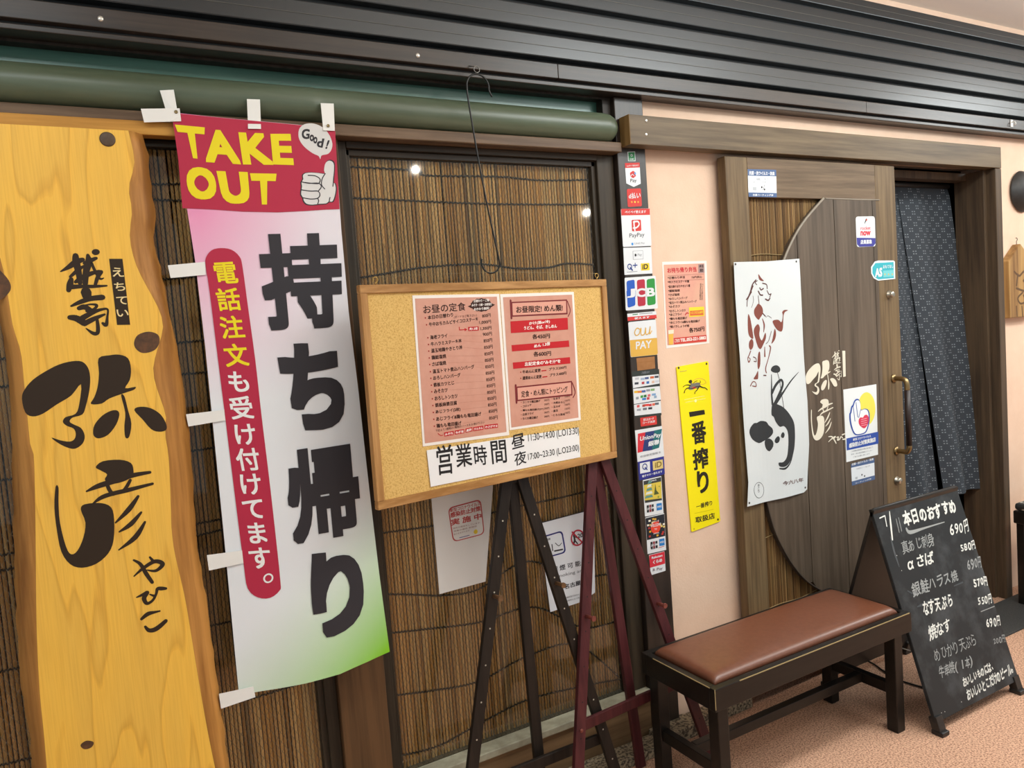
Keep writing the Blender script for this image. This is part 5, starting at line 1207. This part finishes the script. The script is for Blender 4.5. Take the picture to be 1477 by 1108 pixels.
chp = panel(sx0, sx1, ft, tp, .045, .013, CHB, 'chalk_panel'); panel(sx0, sx1, bk, tp+Vector((0, .002, 0)), .045, .013, CFR, 'rear_panel')
for x in (sx0, sx1-.035):
    for q in (ft, bk):
        d = (tp-q).normalized(); b = BM(); bar(b, Vector((x+.0175, q.y, 0))+d*.012+Vector((0, .010*(1 if q is ft else -1), 0)), Vector((x+.0175, q.y, 0))+d*.062+Vector((0, .010*(1 if q is ft else -1), 0)), .034, .03, (0, 1, 0), .002)
        bar(b, Vector((x+.0175, q.y+.010*(1 if q is ft else -1), 0)), Vector((x+.0175, q.y+.010*(1 if q is ft else -1), .016)), .04, .042, (0, 1, 0), .003); obj('foot', b, CFR, ab)
b = BM(); tube(b, [(sx0+.01, tp.y+.001, tp.z-.004), (sx1-.01, tp.y+.001, tp.z-.004)], .006, 10); obj('hinge_rod', b, CFR, ab)
b = BM(); p0 = ft.lerp(tp, .36)+Vector((sx0-.0, .016, 0)); p1 = bk.lerp(tp, .36)+Vector((sx0-.0, -.016, 0)); tube(b, [p0, (p0+p1)/2-Vector((0, 0, .004)), p1], .0022, 6); obj('stay_chain', b, mat('dull_steel', '#7d7b76', .35, metal=.8), ab)
dv = (tp-ft).normalized(); C8 = K(1200, 680, 2.8412); C9 = K(1270, 880, 4.86)
s = Sheet(Vector((0, ft.y, 0))+Vector((1, 0, 0)).cross(dv)*.0002, (1, 0, 0), dv, C8); s.th = 0
CH = mat('white_chalk_marker', '#dedfd8', .8); CHD = mat('dim_chalk', '#9a9d9b', .9); CHS = mat('chalk_smear', '#4c5053', .9)
random.seed(21)
def chalk(t, BL, BR, TL, m, bold, jit=.09): s.txt(t, BL, BR, TL, m, 2, bold, jit)
for p, w_ in (([(235, 165), (240, 215), (247, 280)], [3, 8, 6]),): s.stroke([(x, y) for x, y in p], w_, CH, 2)
s.stroke([(262, 195), (275, 250)], 2.5, CHD, 2, 0); s.stroke([(272, 190), (285, 245)], 2.5, CHD, 2, 0); s.stroke([(195, 192), (216, 182), (224, 225)], 4, CH, 2, 0)
s.stroke([(305, 235), (320, 250), (380, 232), (460, 208)], [8, 12, 6, 3], CHD, 1)
chalk('本日のおすすめ', (300, 228), (513, 168), (285, 165), CH, .035)
chalk('690円', (487, 270), (560, 246), (480, 212), CH, .012); chalk('真あじ刺身', (290, 345), (425, 300), (278, 290), CHD, .006); chalk('αさば', (312, 410), (420, 375), (305, 355), CH, .02)
chalk('580円', (530, 335), (590, 320), (522, 295), CH, .018); chalk('690円', (555, 412), (615, 395), (548, 355), CHD, .014); chalk('銀鮭ハラス焼', (335, 515), (520, 450), (325, 458), CHD, .014)
chalk('570円', (583, 483), (640, 465), (575, 440), CH, .03); chalk('550円', (600, 555), (655, 538), (595, 512), CH, .02); chalk('なす天ぷら', (375, 600), (500, 555), (365, 535), CH, .022)
s.stroke([(610, 575), (665, 553)], 2.5, CHD, 2, 0); chalk('焼なす', (400, 695), (493, 655), (390, 635), CH, .018); chalk('690円', (635, 650), (692, 632), (628, 600), CH, .016)
chalk('めひかり天ぷら', (425, 785), (598, 715), (412, 728), CHD, .004); chalk('200円', (662, 715), (710, 698), (657, 682), CHD, .006); chalk('牛串焼(1本)', (440, 850), (590, 795), (433, 798), CHD, .01)
chalk('おいしいものには、', (538, 890), (670, 812), (530, 848), CH, .03); chalk('おいしいとこだけのビール。', (555, 945), (752, 822), (545, 895), CH, .03)
for q in ((265, 345), (285, 407), (462, 985), (448, 990), (530, 945)): s.disc(q, .0016, CH, 2, 8)
for p, w_ in (([(240, 270), (255, 330), (275, 390)], [5, 9, 4]), ([(310, 490), (328, 500)], [4, 6]), ([(350, 555), (372, 545), (420, 520)], [4, 7, 2]), ([(500, 470), (535, 455)], [3, 5])): s.stroke(p, w_, CHS, 1)
join(chp, s.done('chalk_writing', ab, None))

# ------------------------------------------------------------------ things at the right edge, mat, cable
b = BM(); box(b, (2.98, -.275, 0), (4.6, -.05, .008), .003); tag(obj('door_mat', b, mat('charcoal_rubber', '#3f3d3b', .85, col2='#35332f', nscale=120, bump=.3)), 'thin charcoal door mat on the floor behind the chalkboard', 'mat')
b = BM(); pts = [(1180, 927), (1215, 938), (1255, 955), (1276, 969), (1300, 982), (1336, 993), (1362, 1000), (1385, 985)]
pts = [WZ(x, y, .004) for x, y in pts]; tube(b, crom(pts, 5), .0032, 8); tag(obj('power_cable', b, mat('black_rubber', '#211e1c', .6)), 'thin dark cable lying on the floor between bench and chalkboard', 'cable')
# straw hat shape
c = W(1497, 271, .0); b = BM(); lathe(b, [(.001, .055), (.03, .052), (.06, .040), (.085, .022), (.100, .004), (.102, .0), (.098, -.004), (.001, -.005)], Vector((4.165, .012, 1.985)), 'y', 40)
tag(obj('round_hat', b, mat('black_lacquer_hat', '#2c2927', .5, col2='#211f1d', nscale=40), smooth=False), 'dark round hat-like disc hung on the pink wall at the right edge', 'hat')
# carved plaque
pl = empty('wooden_plaque', (4.06, -.01, 1.36), 'pale carved wooden plaque with pointed top hung on the pink wall at the right edge', 'plaque')
px0, px1, pf = 3.972, 4.19, -.018
b = BM(); prof = [(px0, 1.365), (px1, 1.365), (px1, 1.64), (4.081, 1.725), (px0, 1.64)]
f0 = [b.verts.new((x, pf, z)) for x, z in prof]; f1 = [b.verts.new((x, .0195, z)) for x, z in prof]
b.faces.new(f0); b.faces.new(f1[::-1])
for k in range(5): b.faces.new([f0[k], f1[k], f1[(k+1) % 5], f0[(k+1) % 5]])
bmesh.ops.recalc_face_normals(b, faces=b.faces); bmesh.ops.bevel(b, geom=list(b.edges), offset=.002, segments=2, affect='EDGES')
obj('plaque_board', b, wood('plaque_wood', '#b08a55', '#7a5632', 'z', .5, fine=.5), pl)
s = flat(pf); CV = mat('carved_dark', '#5c4024', .7)
for p, w_ in (([(1463, 392), (1470, 398), (1476, 392), (1484, 388), (1488, 398), (1476, 405), (1488, 412), (1480, 420), (1466, 416)], 2.2), ([(1468, 396), (1466, 412)], 2.4), ([(1475, 422), (1468, 430), (1472, 438), (1480, 434), (1476, 426)], 2), ([(1466, 442), (1467, 456)], 2), ([(1474, 442), (1475, 456)], 2)): s.stroke(p, w_, CV, 1)
s.done('carving', pl)
b = BM(); tube(b, [Vector((4.081, .0, 1.712)), Vector((4.081, .0, 1.74))]+[Vector((4.081+.008*math.sin(a), 0, 1.748-.008*math.cos(a))) for a in [k*.5 for k in range(1, 9)]], .0016, 6); obj('hanging_hook', b, mat('black_wire', '#2b2a28', .35, metal=.5), pl)
# stool
st = empty('stool', (3.97, -.33, 0), 'black stool with a dark patterned cushion at the right edge beside the door frame', 'stool')
b = BM(); box(b, (3.775, -.50, .40), (4.16, -.11, .462), .006); obj('seat_frame', b, BW_, st)
b = BM(); box(b, (3.778, -.497, .4625), (4.157, -.113, .498), .014); cu = obj('seat_pad', b, mat('black_pattern_cloth', '#22211f', .8, col2='#c9c2b4', scale=(14, 14, 30), nscale=1.4, detail=1.5, lo=.36, hi=.42), st)
for x in (3.79, 4.11):
    for y in (-.485, -.15):
        b = BM(); box(b, (x, y, .0085), (x+.034, y+.034, .401), .003); obj('leg', b, BW_, st)
b = BM(); tube(b, [(3.807, -.135, .30), (3.807, -.468, .30)], .006, 10); obj('foot_bar', b, mat('chrome', '#c9c9c6', .15, metal=1), st)
b = BM(); tube(b, [(3.807, -.133, .30), (4.127, -.133, .30)], .006, 10); obj('foot_bar', b, mat('chrome', '#c9c9c6', .15, metal=1), st)
# hook on the rail
p = W(1459, 178, -.051); b = BM(); box(b, (p.x-.010, -.053, p.z-.017), (p.x+.010, -.0505, p.z+.017), .001)
tube(b, [Vector((p.x, -.053, p.z+.006)), Vector((p.x, -.066, p.z+.004)), Vector((p.x, -.070, p.z-.006)), Vector((p.x, -.062, p.z-.011))], .0028, 8)
tag(obj('rail_hook', b, mat('white_enamel', '#e6e3dc', .4)), 'small white hook on the dark rail at the right edge', 'hook')
for px, py, Y in ((145, 27, -.05), (602.5, 80, -.05)):
    p = W(px, py, Y); b = BM(); lathe(b, [(.0065, 0), (.0065, .0012), (.004, .003), (.0005, .0034)], p, 'y', 14)
    obj('screw_head', b, mat('bright_steel', '#e8e4d8', .3, metal=.6), rail1)['label'] = 'bright round screw head'
